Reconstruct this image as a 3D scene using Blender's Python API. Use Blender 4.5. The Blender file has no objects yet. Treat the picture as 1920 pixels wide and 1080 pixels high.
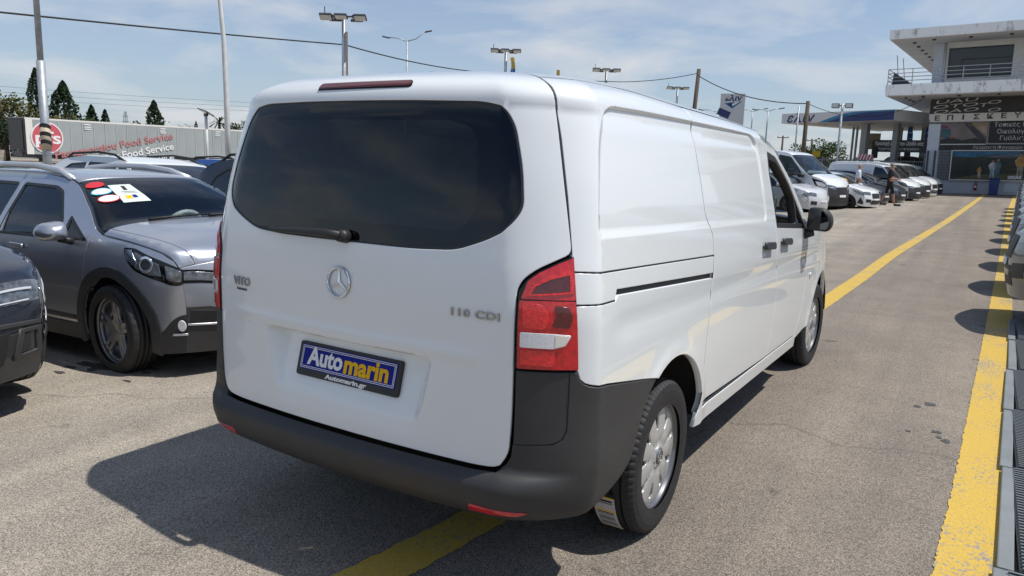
import bpy, math, random
import numpy as np
from mathutils import Vector, Matrix
from mathutils.geometry import delaunay_2d_cdt
rnd = random.Random(7); nrs = np.random.RandomState(7)
S = bpy.context.scene; COL = S.collection
R_ = math.radians
# ------------------------------------------------------------------ camera, sky, sun, exposure
def cam_basis(yaw, pitch, roll):
    f = np.array([math.sin(yaw)*math.cos(pitch), math.cos(yaw)*math.cos(pitch), math.sin(pitch)])
    r = np.array([math.cos(yaw), -math.sin(yaw), 0.]); u = np.cross(r, f)
    c, s = math.cos(roll), math.sin(roll)
    return c*r+s*u, -s*r+c*u, f
CAM_P = (1.98639, -1.98910, 1.58902)
_r, _u, _f = cam_basis(-0.550304, -0.169599, 0.033298)
cd = bpy.data.cameras.new('camera'); cam = bpy.data.objects.new('camera', cd); COL.objects.link(cam)
cd.lens = 26.5325; cd.sensor_width = 36; cd.clip_start = .05; cd.clip_end = 3000
M = Matrix.Identity(4)
for i in range(3):
    M[i][0] = _r[i]; M[i][1] = _u[i]; M[i][2] = -_f[i]; M[i][3] = CAM_P[i]
cam.matrix_world = M; S.camera = cam
SUN = Vector((.47, .19, 1.0)).normalized()
W = bpy.data.worlds.new('World'); S.world = W; W.use_nodes = True
nt = W.node_tree; nt.nodes.clear()
def N(nt, t, **k):
    n = nt.nodes.new(t)
    for a, b in k.items(): setattr(n, a, b)
    return n
def build_world():
    sky = N(nt, 'ShaderNodeTexSky', sky_type='NISHITA', sun_disc=False)
    sky.sun_elevation = math.asin(SUN.z); sky.sun_rotation = math.atan2(SUN.x, SUN.y)
    sky.air_density = 1.0; sky.dust_density = .9; sky.ozone_density = 2.2; sky.altitude = 50
    bg = N(nt, 'ShaderNodeBackground'); out = N(nt, 'ShaderNodeOutputWorld')
    tc = N(nt, 'ShaderNodeTexCoord'); sep = N(nt, 'ShaderNodeSeparateXYZ')
    L = nt.links.new
    L(tc.outputs['Generated'], sep.inputs[0])
    az = N(nt, 'ShaderNodeMath', operation='ADD'); L(sep.outputs[2], az.inputs[0]); az.inputs[1].default_value = .16
    mx = N(nt, 'ShaderNodeMath', operation='MAXIMUM'); L(az.outputs[0], mx.inputs[0]); mx.inputs[1].default_value = .06
    dx = N(nt, 'ShaderNodeMath', operation='DIVIDE'); L(sep.outputs[0], dx.inputs[0]); L(mx.outputs[0], dx.inputs[1])
    dy = N(nt, 'ShaderNodeMath', operation='DIVIDE'); L(sep.outputs[1], dy.inputs[0]); L(mx.outputs[0], dy.inputs[1])
    cb = N(nt, 'ShaderNodeCombineXYZ'); L(dx.outputs[0], cb.inputs[0]); L(dy.outputs[0], cb.inputs[1])
    nz = N(nt, 'ShaderNodeTexNoise'); nz.inputs['Scale'].default_value = 1.1; nz.inputs['Detail'].default_value = 8; nz.inputs['Roughness'].default_value = .55; nz.inputs['Distortion'].default_value = .35
    L(cb.outputs[0], nz.inputs['Vector'])
    rp = N(nt, 'ShaderNodeValToRGB'); rp.color_ramp.elements[0].position = .47; rp.color_ramp.elements[1].position = .68
    rp.color_ramp.elements[0].color = (0, 0, 0, 1); rp.color_ramp.elements[1].color = (.8, .8, .8, 1)
    L(nz.outputs['Fac'], rp.inputs[0])
    # low veil near the horizon
    hz = N(nt, 'ShaderNodeMapRange'); hz.inputs['From Min'].default_value = 0; hz.inputs['From Max'].default_value = .5; hz.inputs['To Min'].default_value = .52; hz.inputs['To Max'].default_value = 0.04
    L(sep.outputs[2], hz.inputs['Value'])
    mix = N(nt, 'ShaderNodeMixRGB'); tint = N(nt, 'ShaderNodeMixRGB', blend_type='MULTIPLY'); tint.inputs[0].default_value = 1; tint.inputs[2].default_value = (.85, 1.0, 1.15, 1); L(sky.outputs[0], tint.inputs[1])
    L(hz.outputs[0], mix.inputs[0]); L(tint.outputs[0], mix.inputs[1]); mix.inputs[2].default_value = (6.1, 6.7, 7.6, 1)
    mc = N(nt, 'ShaderNodeMixRGB'); L(rp.outputs[0], mc.inputs[0]); L(mix.outputs[0], mc.inputs[1]); mc.inputs[2].default_value = (7.3, 7.45, 7.75, 1)
    L(mc.outputs[0], bg.inputs[0]); bg.inputs[1].default_value = .098; L(bg.outputs[0], out.inputs[0])
build_world()
ld = bpy.data.lights.new('sun', 'SUN'); lo = bpy.data.objects.new('sun', ld); COL.objects.link(lo)
ld.energy = 4.4; ld.angle = R_(.55); ld.color = (1, .955, .89)
lo.rotation_euler = (-SUN).to_track_quat('-Z', 'Y').to_euler(); lo.location = (8, 3, 20)
S.view_settings.view_transform = 'Standard'; S.view_settings.look = 'None'; S.view_settings.gamma = 1
S.view_settings.use_curve_mapping = False; S.view_settings.exposure = 0.0
S.render.engine = 'CYCLES'; S.cycles.use_denoising = True
S.cycles.max_bounces = 8; S.cycles.transparent_max_bounces = 12; S.cycles.caustics_reflective = False; S.cycles.caustics_refractive = False
# ------------------------------------------------------------------ materials
MATS = {}
def mat(name, col, rough=.5, metal=0, coat=0, spec=.5, noise=None, bump=None, alpha=None, emit=None, coat_rough=.03, flake=False):
    """Principled material; noise=(scale, amount) varies the colour, bump=(scale, strength) adds relief."""
    if name in MATS: return MATS[name]
    m = bpy.data.materials.new(name); m.use_nodes = True; MATS[name] = m
    t = m.node_tree; b = t.nodes['Principled BSDF']; L = t.links.new
    b.inputs['Base Color'].default_value = (*col, 1); b.inputs['Roughness'].default_value = rough
    b.inputs['Metallic'].default_value = metal; b.inputs['Coat Weight'].default_value = coat; b.inputs['Coat Roughness'].default_value = coat_rough
    b.inputs['Specular IOR Level'].default_value = spec
    if noise or bump: tc = N(t, 'ShaderNodeTexCoord')
    if noise:
        nz = N(t, 'ShaderNodeTexNoise'); nz.inputs['Scale'].default_value = noise[0]; nz.inputs['Detail'].default_value = 5
        L(tc.outputs['Object'], nz.inputs['Vector'])
        mr = N(t, 'ShaderNodeMapRange'); mr.inputs['From Min'].default_value = .3; mr.inputs['From Max'].default_value = .7
        mr.inputs['To Min'].default_value = 1-noise[1]; mr.inputs['To Max'].default_value = 1+noise[1]
        L(nz.outputs['Fac'], mr.inputs['Value'])
        mm = N(t, 'ShaderNodeVectorMath', operation='SCALE'); mm.inputs[0].default_value = col; L(mr.outputs[0], mm.inputs['Scale'])
        L(mm.outputs[0], b.inputs['Base Color'])
    if bump:
        nb = N(t, 'ShaderNodeTexNoise'); nb.inputs['Scale'].default_value = bump[0]; nb.inputs['Detail'].default_value = 3
        L(tc.outputs['Object'], nb.inputs['Vector'])
        bp = N(t, 'ShaderNodeBump'); bp.inputs['Strength'].default_value = bump[1]; bp.inputs['Distance'].default_value = .002 if len(bump) < 3 else bump[2]
        L(nb.outputs['Fac'], bp.inputs['Height']); L(bp.outputs[0], b.inputs['Normal'])
    if emit: b.inputs['Emission Color'].default_value = (*col, 1); b.inputs['Emission Strength'].default_value = emit
    return m
def glass(name, tint=(.1, .13, .13), trans=.3, rough=.0):
    """Tinted pane: part of the light passes through, the rest is a dark glossy face."""
    if name in MATS: return MATS[name]
    m = bpy.data.materials.new(name); m.use_nodes = True; MATS[name] = m
    t = m.node_tree; t.nodes.clear(); L = t.links.new
    out = N(t, 'ShaderNodeOutputMaterial'); tr = N(t, 'ShaderNodeBsdfTransparent'); tr.inputs[0].default_value = (*[c*trans for c in tint], 1)
    gl = N(t, 'ShaderNodeBsdfGlossy'); gl.inputs['Roughness'].default_value = rough; gl.inputs[0].default_value = (.92, .96, 1, 1)
    fr = N(t, 'ShaderNodeFresnel'); fr.inputs['IOR'].default_value = 1.52
    mx = N(t, 'ShaderNodeMixShader'); L(fr.outputs[0], mx.inputs[0]); L(tr.outputs[0], mx.inputs[1]); L(gl.outputs[0], mx.inputs[2]); L(mx.outputs[0], out.inputs[0])
    return m
WHITE = mat('white_paint', (.79, .82, .82), .30, coat=1)
BLACKPL = mat('black_plastic', (.022, .023, .024), .5, noise=(40, .12), bump=(900, .12))
GREYPL = mat('grey_bumper_plastic', (.036, .036, .037), .52, noise=(9, .10), bump=(1500, .15))
RUBBER = mat('tyre_rubber', (.017, .017, .018), .62, noise=(30, .2), bump=(700, .15))
DARK = mat('dark_cavity', (.006, .006, .007), .8)
CHROME = mat('chrome', (.75, .76, .78), .12, metal=1)
SILVER = mat('silver_wheel_paint', (.50, .50, .48), .38, metal=.35, coat=.3, noise=(25, .06))
DARKALLOY = mat('dark_alloy', (.20, .20, .205), .32, metal=.6, coat=.3)
REDLENS = mat('red_lens', (.58, .008, .014), .08, coat=1, noise=(60, .25))
DREDLENS = mat('dark_red_lens', (.10, .006, .008), .10, coat=1, noise=(90, .3))
BREDLENS = mat('bright_red_lens', (.75, .02, .02), .12, coat=1, noise=(70, .25), bump=(160, .6, .004))
WLENS = mat('clear_lens', (.78, .78, .79), .12, coat=1, noise=(120, .10), bump=(220, .2, .002)); LAMPC = mat('headlamp_glass', (.17, .18, .19), .12, metal=.5, coat=1, noise=(22, .7)); BADGE = mat('badge_chrome', (.40, .41, .43), .22, metal=1)
GLASSD = glass('tinted_rear_glass', (.60, .76, .74), .92)
GLASSC = glass('clear_car_glass', (.80, .90, .89), .82)
GLASSF = mat('dark_window_glass', (.012, .016, .018), .03, spec=.6, coat=.5)
FRIT = mat('black_glass_border', (.004, .0045, .005), .04, spec=.5)
TRIM = mat('interior_grey', (.16, .16, .165), .7, noise=(15, .1))
INTBLK = mat('interior_black', (.012, .012, .013), .6, noise=(15, .15))
# ------------------------------------------------------------------ mesh helpers
def link(o, parent=None):
    COL.objects.link(o)
    if parent is not None: o.parent = parent
    return o
def mk(name, V, F, m, parent=None, smooth=False, normals=None):
    me = bpy.data.meshes.new(name); me.from_pydata([tuple(map(float, v)) for v in V], [], [tuple(map(int, f)) for f in F])
    if m is not None: me.materials.append(m)
    if smooth or normals is not None: me.polygons.foreach_set('use_smooth', [True]*len(me.polygons))
    me.update()
    if normals is not None: me.normals_split_custom_set_from_vertices([tuple(map(float, n)) for n in normals])
    return link(bpy.data.objects.new(name, me), parent)
def tag(o, label=None, cat=None, group=None, kind=None):
    if label: o['label'] = label
    if cat: o['category'] = cat
    if group: o['group'] = group
    if kind: o['kind'] = kind
    return o
def thing(name, label, cat, loc=(0, 0, 0), rz=0, group=None, rx=0, ry=0):
    o = bpy.data.objects.new(name, None); COL.objects.link(o); o.empty_display_size = .3
    o.location = loc; o.rotation_euler = (rx, ry, rz); return tag(o, label, cat, group)
def copy_tree(o, parent=None):
    c = o.copy(); COL.objects.link(c); c.parent = parent
    for ch in o.children: copy_tree(ch, c)
    return c
class MB:
    """collects simple solids into one mesh"""
    def __init__(s): s.v = []; s.f = []
    def add(s, V, F):
        b = len(s.v); s.v += [tuple(map(float, p)) for p in V]; s.f += [tuple(i+b for i in f) for f in F]; return s
    def box(s, c, d, rot=None):
        V = [Vector((x*d[0]/2, y*d[1]/2, z*d[2]/2)) for x in (-1, 1) for y in (-1, 1) for z in (-1, 1)]
        if rot is not None: V = [rot @ p for p in V]
        V = [p+Vector(c) for p in V]
        return s.add(V, [(0, 1, 3, 2), (4, 6, 7, 5), (0, 4, 5, 1), (2, 3, 7, 6), (0, 2, 6, 4), (1, 5, 7, 3)])
    def tube(s, path, r, n=8, cap=True):
        P = [Vector(p) for p in path]; rr = r if isinstance(r, (list, tuple)) else [r]*len(P); V = []; F = []
        t0 = (P[1]-P[0]).normalized(); up = Vector((0, 0, 1)) if abs(t0.z) < .9 else Vector((1, 0, 0)); a = t0.cross(up).normalized()
        for i, p in enumerate(P):
            t = (P[min(i+1, len(P)-1)]-P[max(i-1, 0)]).normalized()
            a = (a-t*a.dot(t)).normalized(); b = t.cross(a)
            V += [p+(a*math.cos(2*math.pi*k/n)+b*math.sin(2*math.pi*k/n))*rr[i] for k in range(n)]
        for i in range(len(P)-1):
            F += [(i*n+k, i*n+(k+1) % n, (i+1)*n+(k+1) % n, (i+1)*n+k) for k in range(n)]
        if cap: F += [tuple(range(n-1, -1, -1)), tuple(range((len(P)-1)*n, len(P)*n))]
        return s.add(V, F)
    def prism(s, poly, f0, f1):
        """poly of 2D points; f0/f1 map a point to the two 3D ends"""
        n = len(poly); V = [f0(p) for p in poly]+[f1(p) for p in poly]
        return s.add(V, [tuple(range(n-1, -1, -1)), tuple(range(n, 2*n))]+[(i, (i+1) % n, n+(i+1) % n, n+i) for i in range(n)])
    def obj(s, name, m, parent=None, smooth=False, bevel=0):
        o = mk(name, s.v, s.f, m, parent, smooth)
        if bevel:
            b = o.modifiers.new('bevel', 'BEVEL'); b.width = bevel; b.segments = 2; b.limit_method = 'ANGLE'
        return o
def lathe(name, prof, m, parent=None, n=48, axis='x', arc=(0, 2*math.pi), loc=(0, 0, 0), smooth=True):
    """prof: (along, radius) pairs turned round the axis"""
    full = abs(arc[1]-arc[0]-2*math.pi) < 1e-6; k = n if full else n+1; V = []; F = []
    for i in range(k):
        a = arc[0]+(arc[1]-arc[0])*i/n; c, s = math.cos(a), math.sin(a)
        for (t, r) in prof: V.append((loc[0]+t, loc[1]+r*c, loc[2]+r*s) if axis == 'x' else (loc[0]+r*c, loc[1]+r*s, loc[2]+t))
    p = len(prof)
    for i in range(n):
        j = (i+1) % k
        F += [(i*p+q, i*p+q+1, j*p+q+1, j*p+q) for q in range(p-1)]
    return mk(name, V, F, m, parent, smooth)
def resample(poly, sp):
    out = []; n = len(poly)
    for i in range(n):
        a = np.array(poly[i], float); b = np.array(poly[(i+1) % n], float); k = max(1, int(math.ceil(np.hypot(*(b-a))/sp)))
        out += [tuple(a+(b-a)*j/k) for j in range(k)]
    return out
def rounded(poly, r, n=6):
    """round the corners of a polygon; r a number or one per corner"""
    out = []; m = len(poly); rr = r if isinstance(r, (list, tuple)) else [r]*m
    for i in range(m):
        p = np.array(poly[i], float); a = np.array(poly[i-1], float)-p; b = np.array(poly[(i+1) % m], float)-p
        la, lb = np.hypot(*a), np.hypot(*b); d = min(rr[i], la*.48, lb*.48)
        if d < 1e-5: out.append(tuple(p)); continue
        A = p+a/la*d; B = p+b/lb*d
        for k in range(n+1):
            t = k/n; out.append(tuple((1-t)**2*A+2*t*(1-t)*p+t*t*B))
    return out
def area(p): 
    a = np.array(p); return .5*np.sum(a[:, 0]*np.roll(a[:, 1], -1)-a[:, 1]*np.roll(a[:, 0], -1))
def inside(P, loops):
    r = np.zeros(len(P), bool); x, y = P[:, 0], P[:, 1]
    for lp in loops:
        a = np.array(lp); b = np.roll(a, -1, 0)
        for (x0, y0), (x1, y1) in zip(a, b):
            if y0 == y1: continue
            r ^= ((y0 > y) != (y1 > y)) & (x < (x1-x0)*(y-y0)/(y1-y0)+x0)
    return r
def segdist(P, loops):
    d = np.full(len(P), 1e9)
    for lp in loops:
        a = np.array(lp); b = np.roll(a, -1, 0)
        for A, B in zip(a, b):
            e = B-A; L2 = e@e+1e-18; t = np.clip(((P-A)@e)/L2, 0, 1); d = np.minimum(d, np.hypot(*(P-A-t[:, None]*e).T))
    return d
def offset_in(lp, d):
    a = np.array(lp); p = a-np.roll(a, 1, 0); q = np.roll(a, -1, 0)-a
    p /= np.linalg.norm(p, axis=1)[:, None]+1e-12; q /= np.linalg.norm(q, axis=1)[:, None]+1e-12
    n = np.stack([-(p+q)[:, 1], (p+q)[:, 0]], 1); l = np.linalg.norm(n, axis=1)[:, None]; n = n/np.maximum(l, 1e-9)
    c = np.clip(np.sum(n*np.stack([-p[:, 1], p[:, 0]], 1), 1), .4, 1)
    return a+n*(d/c)[:, None]
def fnormal(f, P, e=2e-4):
    a = f(P[:, 0]+e, P[:, 1])-f(P[:, 0]-e, P[:, 1]); b = f(P[:, 0], P[:, 1]+e)-f(P[:, 0], P[:, 1]-e)
    n = np.cross(a, b); l = np.linalg.norm(n, axis=1)[:, None]
    return n/np.maximum(l, 1e-12)
def panel(name, poly, f, m, parent=None, sp=.05, holes=(), th=.012, bev=.003, off=0., esp=None, extra=None):
    """sheet of material: a 2D outline (with holes) laid over the surface f(a, b), rolled edges, real thickness"""
    esp = esp or sp*.7
    loops = [list(poly)]+[list(h) for h in holes]
    loops = [l if (area(l) > 0) == (i == 0) else l[::-1] for i, l in enumerate(loops)]
    loops = [resample(l, esp) for l in loops]
    ins = [offset_in(l, bev) for l in loops]
    B = np.concatenate(ins); mn, mxx = B.min(0), B.max(0)
    gx = np.arange(mn[0]+sp*.5, mxx[0], sp); gy = np.arange(mn[1]+sp*.433, mxx[1], sp*.866)
    G = np.array([(x+(sp*.5 if j % 2 else 0), y) for j, y in enumerate(gy) for x in gx]) if len(gx) and len(gy) else np.zeros((0, 2))
    if len(G):
        G = G[inside(G, ins)]
        if len(G): G = G[segdist(G, ins) > sp*.45]
    if extra is not None:
        X = np.asarray(extra, float); X = X[inside(X, ins)]; X = X[segdist(X, ins) > .004] if len(X) else X
        if len(X): G = np.concatenate([G[np.array([np.min(np.hypot(*(X-g).T)) > .008 for g in G])] if len(G) else np.zeros((0, 2)), X])
    pts = np.concatenate([B, G]) if len(G) else B
    E = []; s0 = 0; idx = []
    for l in ins:
        k = len(l); E += [(s0+i, s0+(i+1) % k) for i in range(k)]; idx.append(range(s0, s0+k)); s0 += k
    vc, _, fc, ov, _, _ = delaunay_2d_cdt([Vector(p) for p in pts], E, [], 0, 1e-6, True)
    vc = np.array([(v.x, v.y) for v in vc]); new = {}
    for i, o in enumerate(ov):
        for k in o: new[k] = i
    fc = np.array([t for t in fc if len(t) == 3]); cen = vc[fc].mean(1); fc = fc[inside(cen, ins)]
    A2 = np.cross(vc[fc[:, 1]]-vc[fc[:, 0]], vc[fc[:, 2]]-vc[fc[:, 0]]); fc[A2 < 0] = fc[A2 < 0][:, ::-1]
    P = f(vc[:, 0], vc[:, 1]); Nn = fnormal(f, vc); P = P+Nn*off
    V = list(P); NN = list(Nn); F = [tuple(t) for t in fc]
    for l, ix in zip(loops, idx):
        l = np.array(l); Q = f(l[:, 0], l[:, 1]); n2 = fnormal(f, l); Q = Q+n2*off; k = len(l)
        i0 = [new[i] for i in ix]; out = Q-np.array([P[i] for i in i0]); out -= n2*np.sum(out*n2, 1)[:, None]; out /= np.linalg.norm(out, axis=1)[:, None]+1e-9
        b1 = len(V); V += list(Q-n2*bev*.8); NN += list(.6*n2+.8*out); b2 = len(V); V += list(Q-n2*th); NN += list(out)
        for i in range(k):
            j = (i+1) % k
            F += [(i0[j], i0[i], b1+i, b1+j), (b1+j, b1+i, b2+i, b2+j)]
    NN = np.array(NN); NN /= np.linalg.norm(NN, axis=1)[:, None]+1e-12
    return mk(name, V, F, m, parent, True, NN)
def mirror(poly): return [(-a, b) for a, b in poly][::-1]
FONTC = {}
def text_geo(s, size=1., extrude=0., offset=0., shear=0., spacing=1., align='CENTER', res=3):
    cu = bpy.data.curves.new('t', 'FONT'); cu.body = s; cu.size = size; cu.extrude = extrude; cu.offset = offset; cu.shear = shear
    cu.space_character = spacing; cu.align_x = align; cu.align_y = 'CENTER'; cu.resolution_u = res
    o = bpy.data.objects.new('t', cu); COL.objects.link(o)
    dg = bpy.context.evaluated_depsgraph_get(); dg.update(); me = bpy.data.meshes.new_from_object(o.evaluated_get(dg))
    V = np.array([v.co[:] for v in me.vertices]); F = [tuple(p.vertices) for p in me.polygons]
    bpy.data.objects.remove(o); bpy.data.curves.remove(cu); bpy.data.meshes.remove(me)
    return V, F
def text_on(name, s, f, at, size, m, parent, depth=.002, width=None, xscale=1., tilt=0., lift=.0005, **k):
    """lettering laid on the surface f at parameter point `at`, raised by depth"""
    V, F = text_geo(s, size, depth/2, **k)
    if not len(V): return None
    if width: xscale = width/(V[:, 0].max()-V[:, 0].min())
    x = V[:, 0]*xscale; y = V[:, 1]; c, sn = math.cos(tilt), math.sin(tilt); a = at[0]+x*c-y*sn; b = at[1]+x*sn+y*c
    P = f(a, b); n = fnormal(f, np.stack([a, b], 1)); P = P+n*(V[:, 2]+depth/2+lift)[:, None]
    return mk(name, P, F, m, parent)
def plane_map(o, ex, ey):
    o, ex, ey = np.array(o, float), np.array(ex, float), np.array(ey, float)
    return lambda a, b: o+np.asarray(a)[..., None]*ex+np.asarray(b)[..., None]*ey
def arc_pts(cx, cy, r, a0, a1, n=14, ry=None):
    return [(cx+r*math.cos(R_(a0+(a1-a0)*i/n)), cy+(ry or r)*math.sin(R_(a0+(a1-a0)*i/n))) for i in range(n+1)]
# ------------------------------------------------------------------ the white van (origin: ground under its rear bumper, nose to +y)
ZT = 1.76; RM = 2.7; UA = .715; UC = .35; AX = .255; BY = .165; YS = .265; KB = .075
_WZ = np.array([.25, .40, .55, .75, .95, 1.05, 1.13, 1.22, 1.35, 1.5, 1.62, 1.70, 1.76, 1.95])
_WW = np.array([.925, .945, .958, .964, .962, .960, .954, .944, .926, .902, .880, .864, .850, .80])
_YZ = np.array([.3, .5, .7, .9, 1.05, 1.2, 1.3, 1.5, 1.7, 1.76, 1.9])
_YY = np.array([.03, .022, .022, .022, .022, .032, .045, .075, .118, .133, .17])
def pchip(x, xp, yp):
    xp = np.asarray(xp, float); yp = np.asarray(yp, float)
    x = np.clip(np.asarray(x, float), xp[0], xp[-1]); h = np.diff(xp); d = np.diff(yp)/h
    m = np.zeros(len(xp)); m[0] = d[0]; m[-1] = d[-1]
    for i in range(1, len(xp)-1): m[i] = 0 if d[i-1]*d[i] <= 0 else 2*d[i-1]*d[i]/(d[i-1]+d[i])
    i = np.clip(np.searchsorted(xp, x)-1, 0, len(h)-1); t = (x-xp[i])/h[i]
    return (1+2*t)*(1-t)**2*yp[i]+t*(1-t)**2*h[i]*m[i]+t*t*(3-2*t)*yp[i+1]+t*t*(t-1)*h[i]*m[i+1]
def sst(a, b, x):
    t = np.clip((x-a)/(b-a), 0, 1); return t*t*(3-2*t)
def rake(y): return -.019*np.clip(y-.1, 0, 6)
def rhf(y): return pchip(y, [0, .2, .9, 1.8, 2.7, 3.1], [.16, .165, .2, .195, .17, .15])
def vtop(y): return pchip(y, [0, 2.55, 2.9, 3.28, 3.62, 3.95, 4.3, 4.9, 5.2, 5.37], [1.76, 1.76, 1.73, 1.58, 1.37, 1.24, 1.19, 1.08, .96, .80])
def sidew(y, v): return pchip(v, _WZ, _WW)-.16*np.clip((y-4.0)/1.37, 0, 1)**2.4
_UA = [0, .65, .72, .76, .80, .84, .88, .92, .95, .98, 1.0, 1.03, 1.07, 1.12]; _UB = [0, .65, .728, .773, .816, .856, .893, .928, .953, .977, .993, 1.016, 1.063, 1.12]
def body(U, v):
    U = np.asarray(U, float); v = np.asarray(v, float); sg = np.where(U < 0, -1., 1.); U = abs(U); U = np.where(U < 1.12, pchip(U, _UA, _UB), U)
    q = np.where(v > ZT, 1-.45*(np.clip(v-ZT, 0, None)/.22)**2.7, 1.); vv = np.minimum(v, ZT)
    w = pchip(vv, _WZ, _WW); yb = pchip(vv, _YZ, _YY); n = 1.5
    th = np.clip((U-UA)/UC, 0, 1)*np.pi/2; s_, c_ = np.sin(th), np.cos(th)
    x = np.where(U < UA, U/UA*(w-AX), w-AX+AX*np.abs(s_)**(2/n))
    y = yb+KB*(x/w)**2+np.where(U < UA, 0, BY*(1-np.abs(c_)**(2/n)))
    ys0 = yb+KB+BY; t = np.clip(U-UA-UC, 0, None); ysd = YS+t+(ys0-YS)*np.clip(1-t/.5, 0, 1); isd = U >= UA+UC
    x = np.where(isd, sidew(ysd, vv), x); y = np.where(isd, ysd, y)
    z = vv+np.where(v > ZT, rhf(y)*np.clip(1-np.clip(q, 0, 1)**RM, 0, 1)**(1/RM), 0)
    x = x*q; y = y+(1-q)*.5*(1-sst(1.065, 2.2, U)); z = z+rake(y)
    return np.stack([sg*x, y, z], -1)
UO = UA+UC-YS      # on the flanks U = y + UO
WR = .34; YR = 1.016; YF = 4.446
def polysd(U, v, poly):
    P = np.stack([np.ravel(U), np.ravel(v)], 1); d = segdist(P, [poly]); ins = inside(P, [poly]); return np.where(ins, d, -d).reshape(np.shape(U))
REC = rounded([(1.03, 1.335), (3.385, 1.315), (3.30, 1.825), (1.085, 1.795)], [.06, .08, .16, .17], 8)
def relief(U, v):
    u = abs(np.asarray(U, float)); v = np.asarray(v, float)
    d = np.zeros_like(u)
    side = u > .96
    if np.any(side):
        sd = polysd(u, v, REC); top = sst(1.70, 1.78, v); wd = .036-.020*top
        d = d-np.where(side, (.006+.008*top)*sst(0, 1, sd/wd), 0)
        d = d-np.where(side, .007*np.exp(-((v-1.03)/.05)**2)*sst(1.1, 1.3, u), 0)
        for yc in (YR, YF):
            rr = np.hypot(u-UO-yc, v-(WR-rake(np.array(yc)))); d = d+np.where(side, .010*np.exp(-((rr-.45)/.05)**2), 0)
    k = .435-(.89-v)*.2; inx = sst(0, 1, (k-u)/.05)
    fall = sst(.899, .876, v)*pchip(v, [.60, .65, .72, .88], [0, .12, .45, 1.])
    d = d-np.where(u < .7, .075*inx*fall, 0)+np.where(u < .9, .006*np.exp(-((v-.925)/.022)**2)*sst(.75, .5, u), 0)
    return d
def fvan(U, v):
    U = np.asarray(U, float); v = np.asarray(v, float)
    P = body(U, v); n = fnormal(body, np.stack([U.ravel(), v.ravel()], 1)).reshape(P.shape)
    return P+n*relief(U, v)[..., None]
def bumpf(U, v):
    """rear bumper skin: the body pushed outwards by the bumper's own profile"""
    U = np.asarray(U, float); v = np.asarray(v, float); P = body(U, np.maximum(v, .3)); n = fnormal(body, np.stack([U.ravel(), v.ravel()], 1)).reshape(P.shape)
    u = abs(U); rear = pchip(v, [.30, .355, .385, .42, .47, .50, .525, .545, .56, .60, 1.0], [-.05, -.01, .022, .042, .052, .050, .034, .006, .001, .0, .0])
    side = pchip(v, [.30, .36, .42, .50, .56, .62, .70, .80, 1.0], [-.045, -.012, .012, .020, .020, .016, .008, .004, .003])
    k = sst(.72, .98, u); side = side*(1-.6*sst(1.1, 1.6, u))
    d = rear*(1-k)+side*k; n = n*np.array([1, 1, .0]); return P+n*d[..., None]
van = thing('white_van', 'white panel van with dark tinted rear window, seen from behind in the foreground', 'van')
def contours(poly, ds, sp=.016):
    out = []
    for d in ds:
        c = np.array(offset_in(resample(poly, sp), d)); dd = segdist(c, [poly]); out.append(c[dd > abs(d)*.93])
    return np.concatenate(out)
RX = np.concatenate([contours(REC, (-.004, .0, .005, .010, .016, .023, .032, .042, .052))])
RX2 = []
for k in (-.006, .006, .02, .035, .05, .06): RX2 += [(sg*(.435-(.89-v)*.2-k), v) for sg in (1, -1) for v in np.linspace(.62, .90, 22)]
for v in (.905, .896, .892, .888, .884, .880, .872, .86, .94, .925, .91): RX2 += [(u, v) for u in np.linspace(-.6, .6, 46)]
def both(name, poly, m, f=fvan, parent=None, **k):
    hs = k.pop('holes', ()); mm = k.pop('mats', (m, m))
    ex = k.pop('extra', None); ex2 = None if ex is None else ex*np.array([-1, 1])
    a = panel(name, poly, f, mm[0], parent or van, holes=hs, extra=ex, **k)
    b = panel(name, mirror(poly), f, mm[1], parent or van, holes=[mirror(h) for h in hs], extra=ex2, **k); return a, b
def sym(half): return half+[(-a, b) for a, b in half[::-1] if a > 1e-6]
# tailgate
TGI = [(0, .548), (.62, .546), (.70, .552), (.742, .60), (.746, .75), (.748, 1.05), (.757, 1.168), (.775, 1.203), (.815, 1.240), (.874, 1.272), (.917, 1.292),
       (.901, 1.474), (.885, 1.66), (.874, 1.80), (.872, 1.90), (.872, 1.978), (.5, 1.978), (0, 1.978)]
GL = [(0, 1.270), (.35, 1.270), (.53, 1.279), (.66, 1.325), (.745, 1.375), (.783, 1.43), (.783, 1.56), (.765, 1.70), (.735, 1.758), (.64, 1.782), (.3, 1.788), (0, 1.789)]
GLr = rounded(sym(GL), .05, 5)
tg = panel('tailgate', rounded(sym(TGI), [.0]+[.03]*13+[.004]*3+[.0]*3+[.004]*3+[.03]*12, 3), fvan, WHITE, van, sp=.028, holes=[GLr], th=.025, extra=RX2)
gl_in = offset_in(resample(GLr, .03), .004).tolist()
INN = rounded([(-.545, 1.345), (.545, 1.345), (.603, 1.42), (.612, 1.58), (.595, 1.69), (.5, 1.716), (-.5, 1.716), (-.595, 1.69), (-.612, 1.58), (-.603, 1.42)], .09, 6)
panel('rear_window', gl_in, fvan, GLASSD, tg, sp=.045, th=.004, bev=.001, off=-.004)
panel('window_border', offset_in(gl_in, .002).tolist(), fvan, mat('border_print', (.003, .003, .0035), .9, spec=0), tg, sp=.06, holes=[INN], th=.002, bev=.0005, off=-.0095)
panel('window_seal', GLr, fvan, BLACKPL, tg, sp=.05, holes=[offset_in(resample(GLr, .03), .007).tolist()], th=.012, bev=.001, off=-.002)
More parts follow.
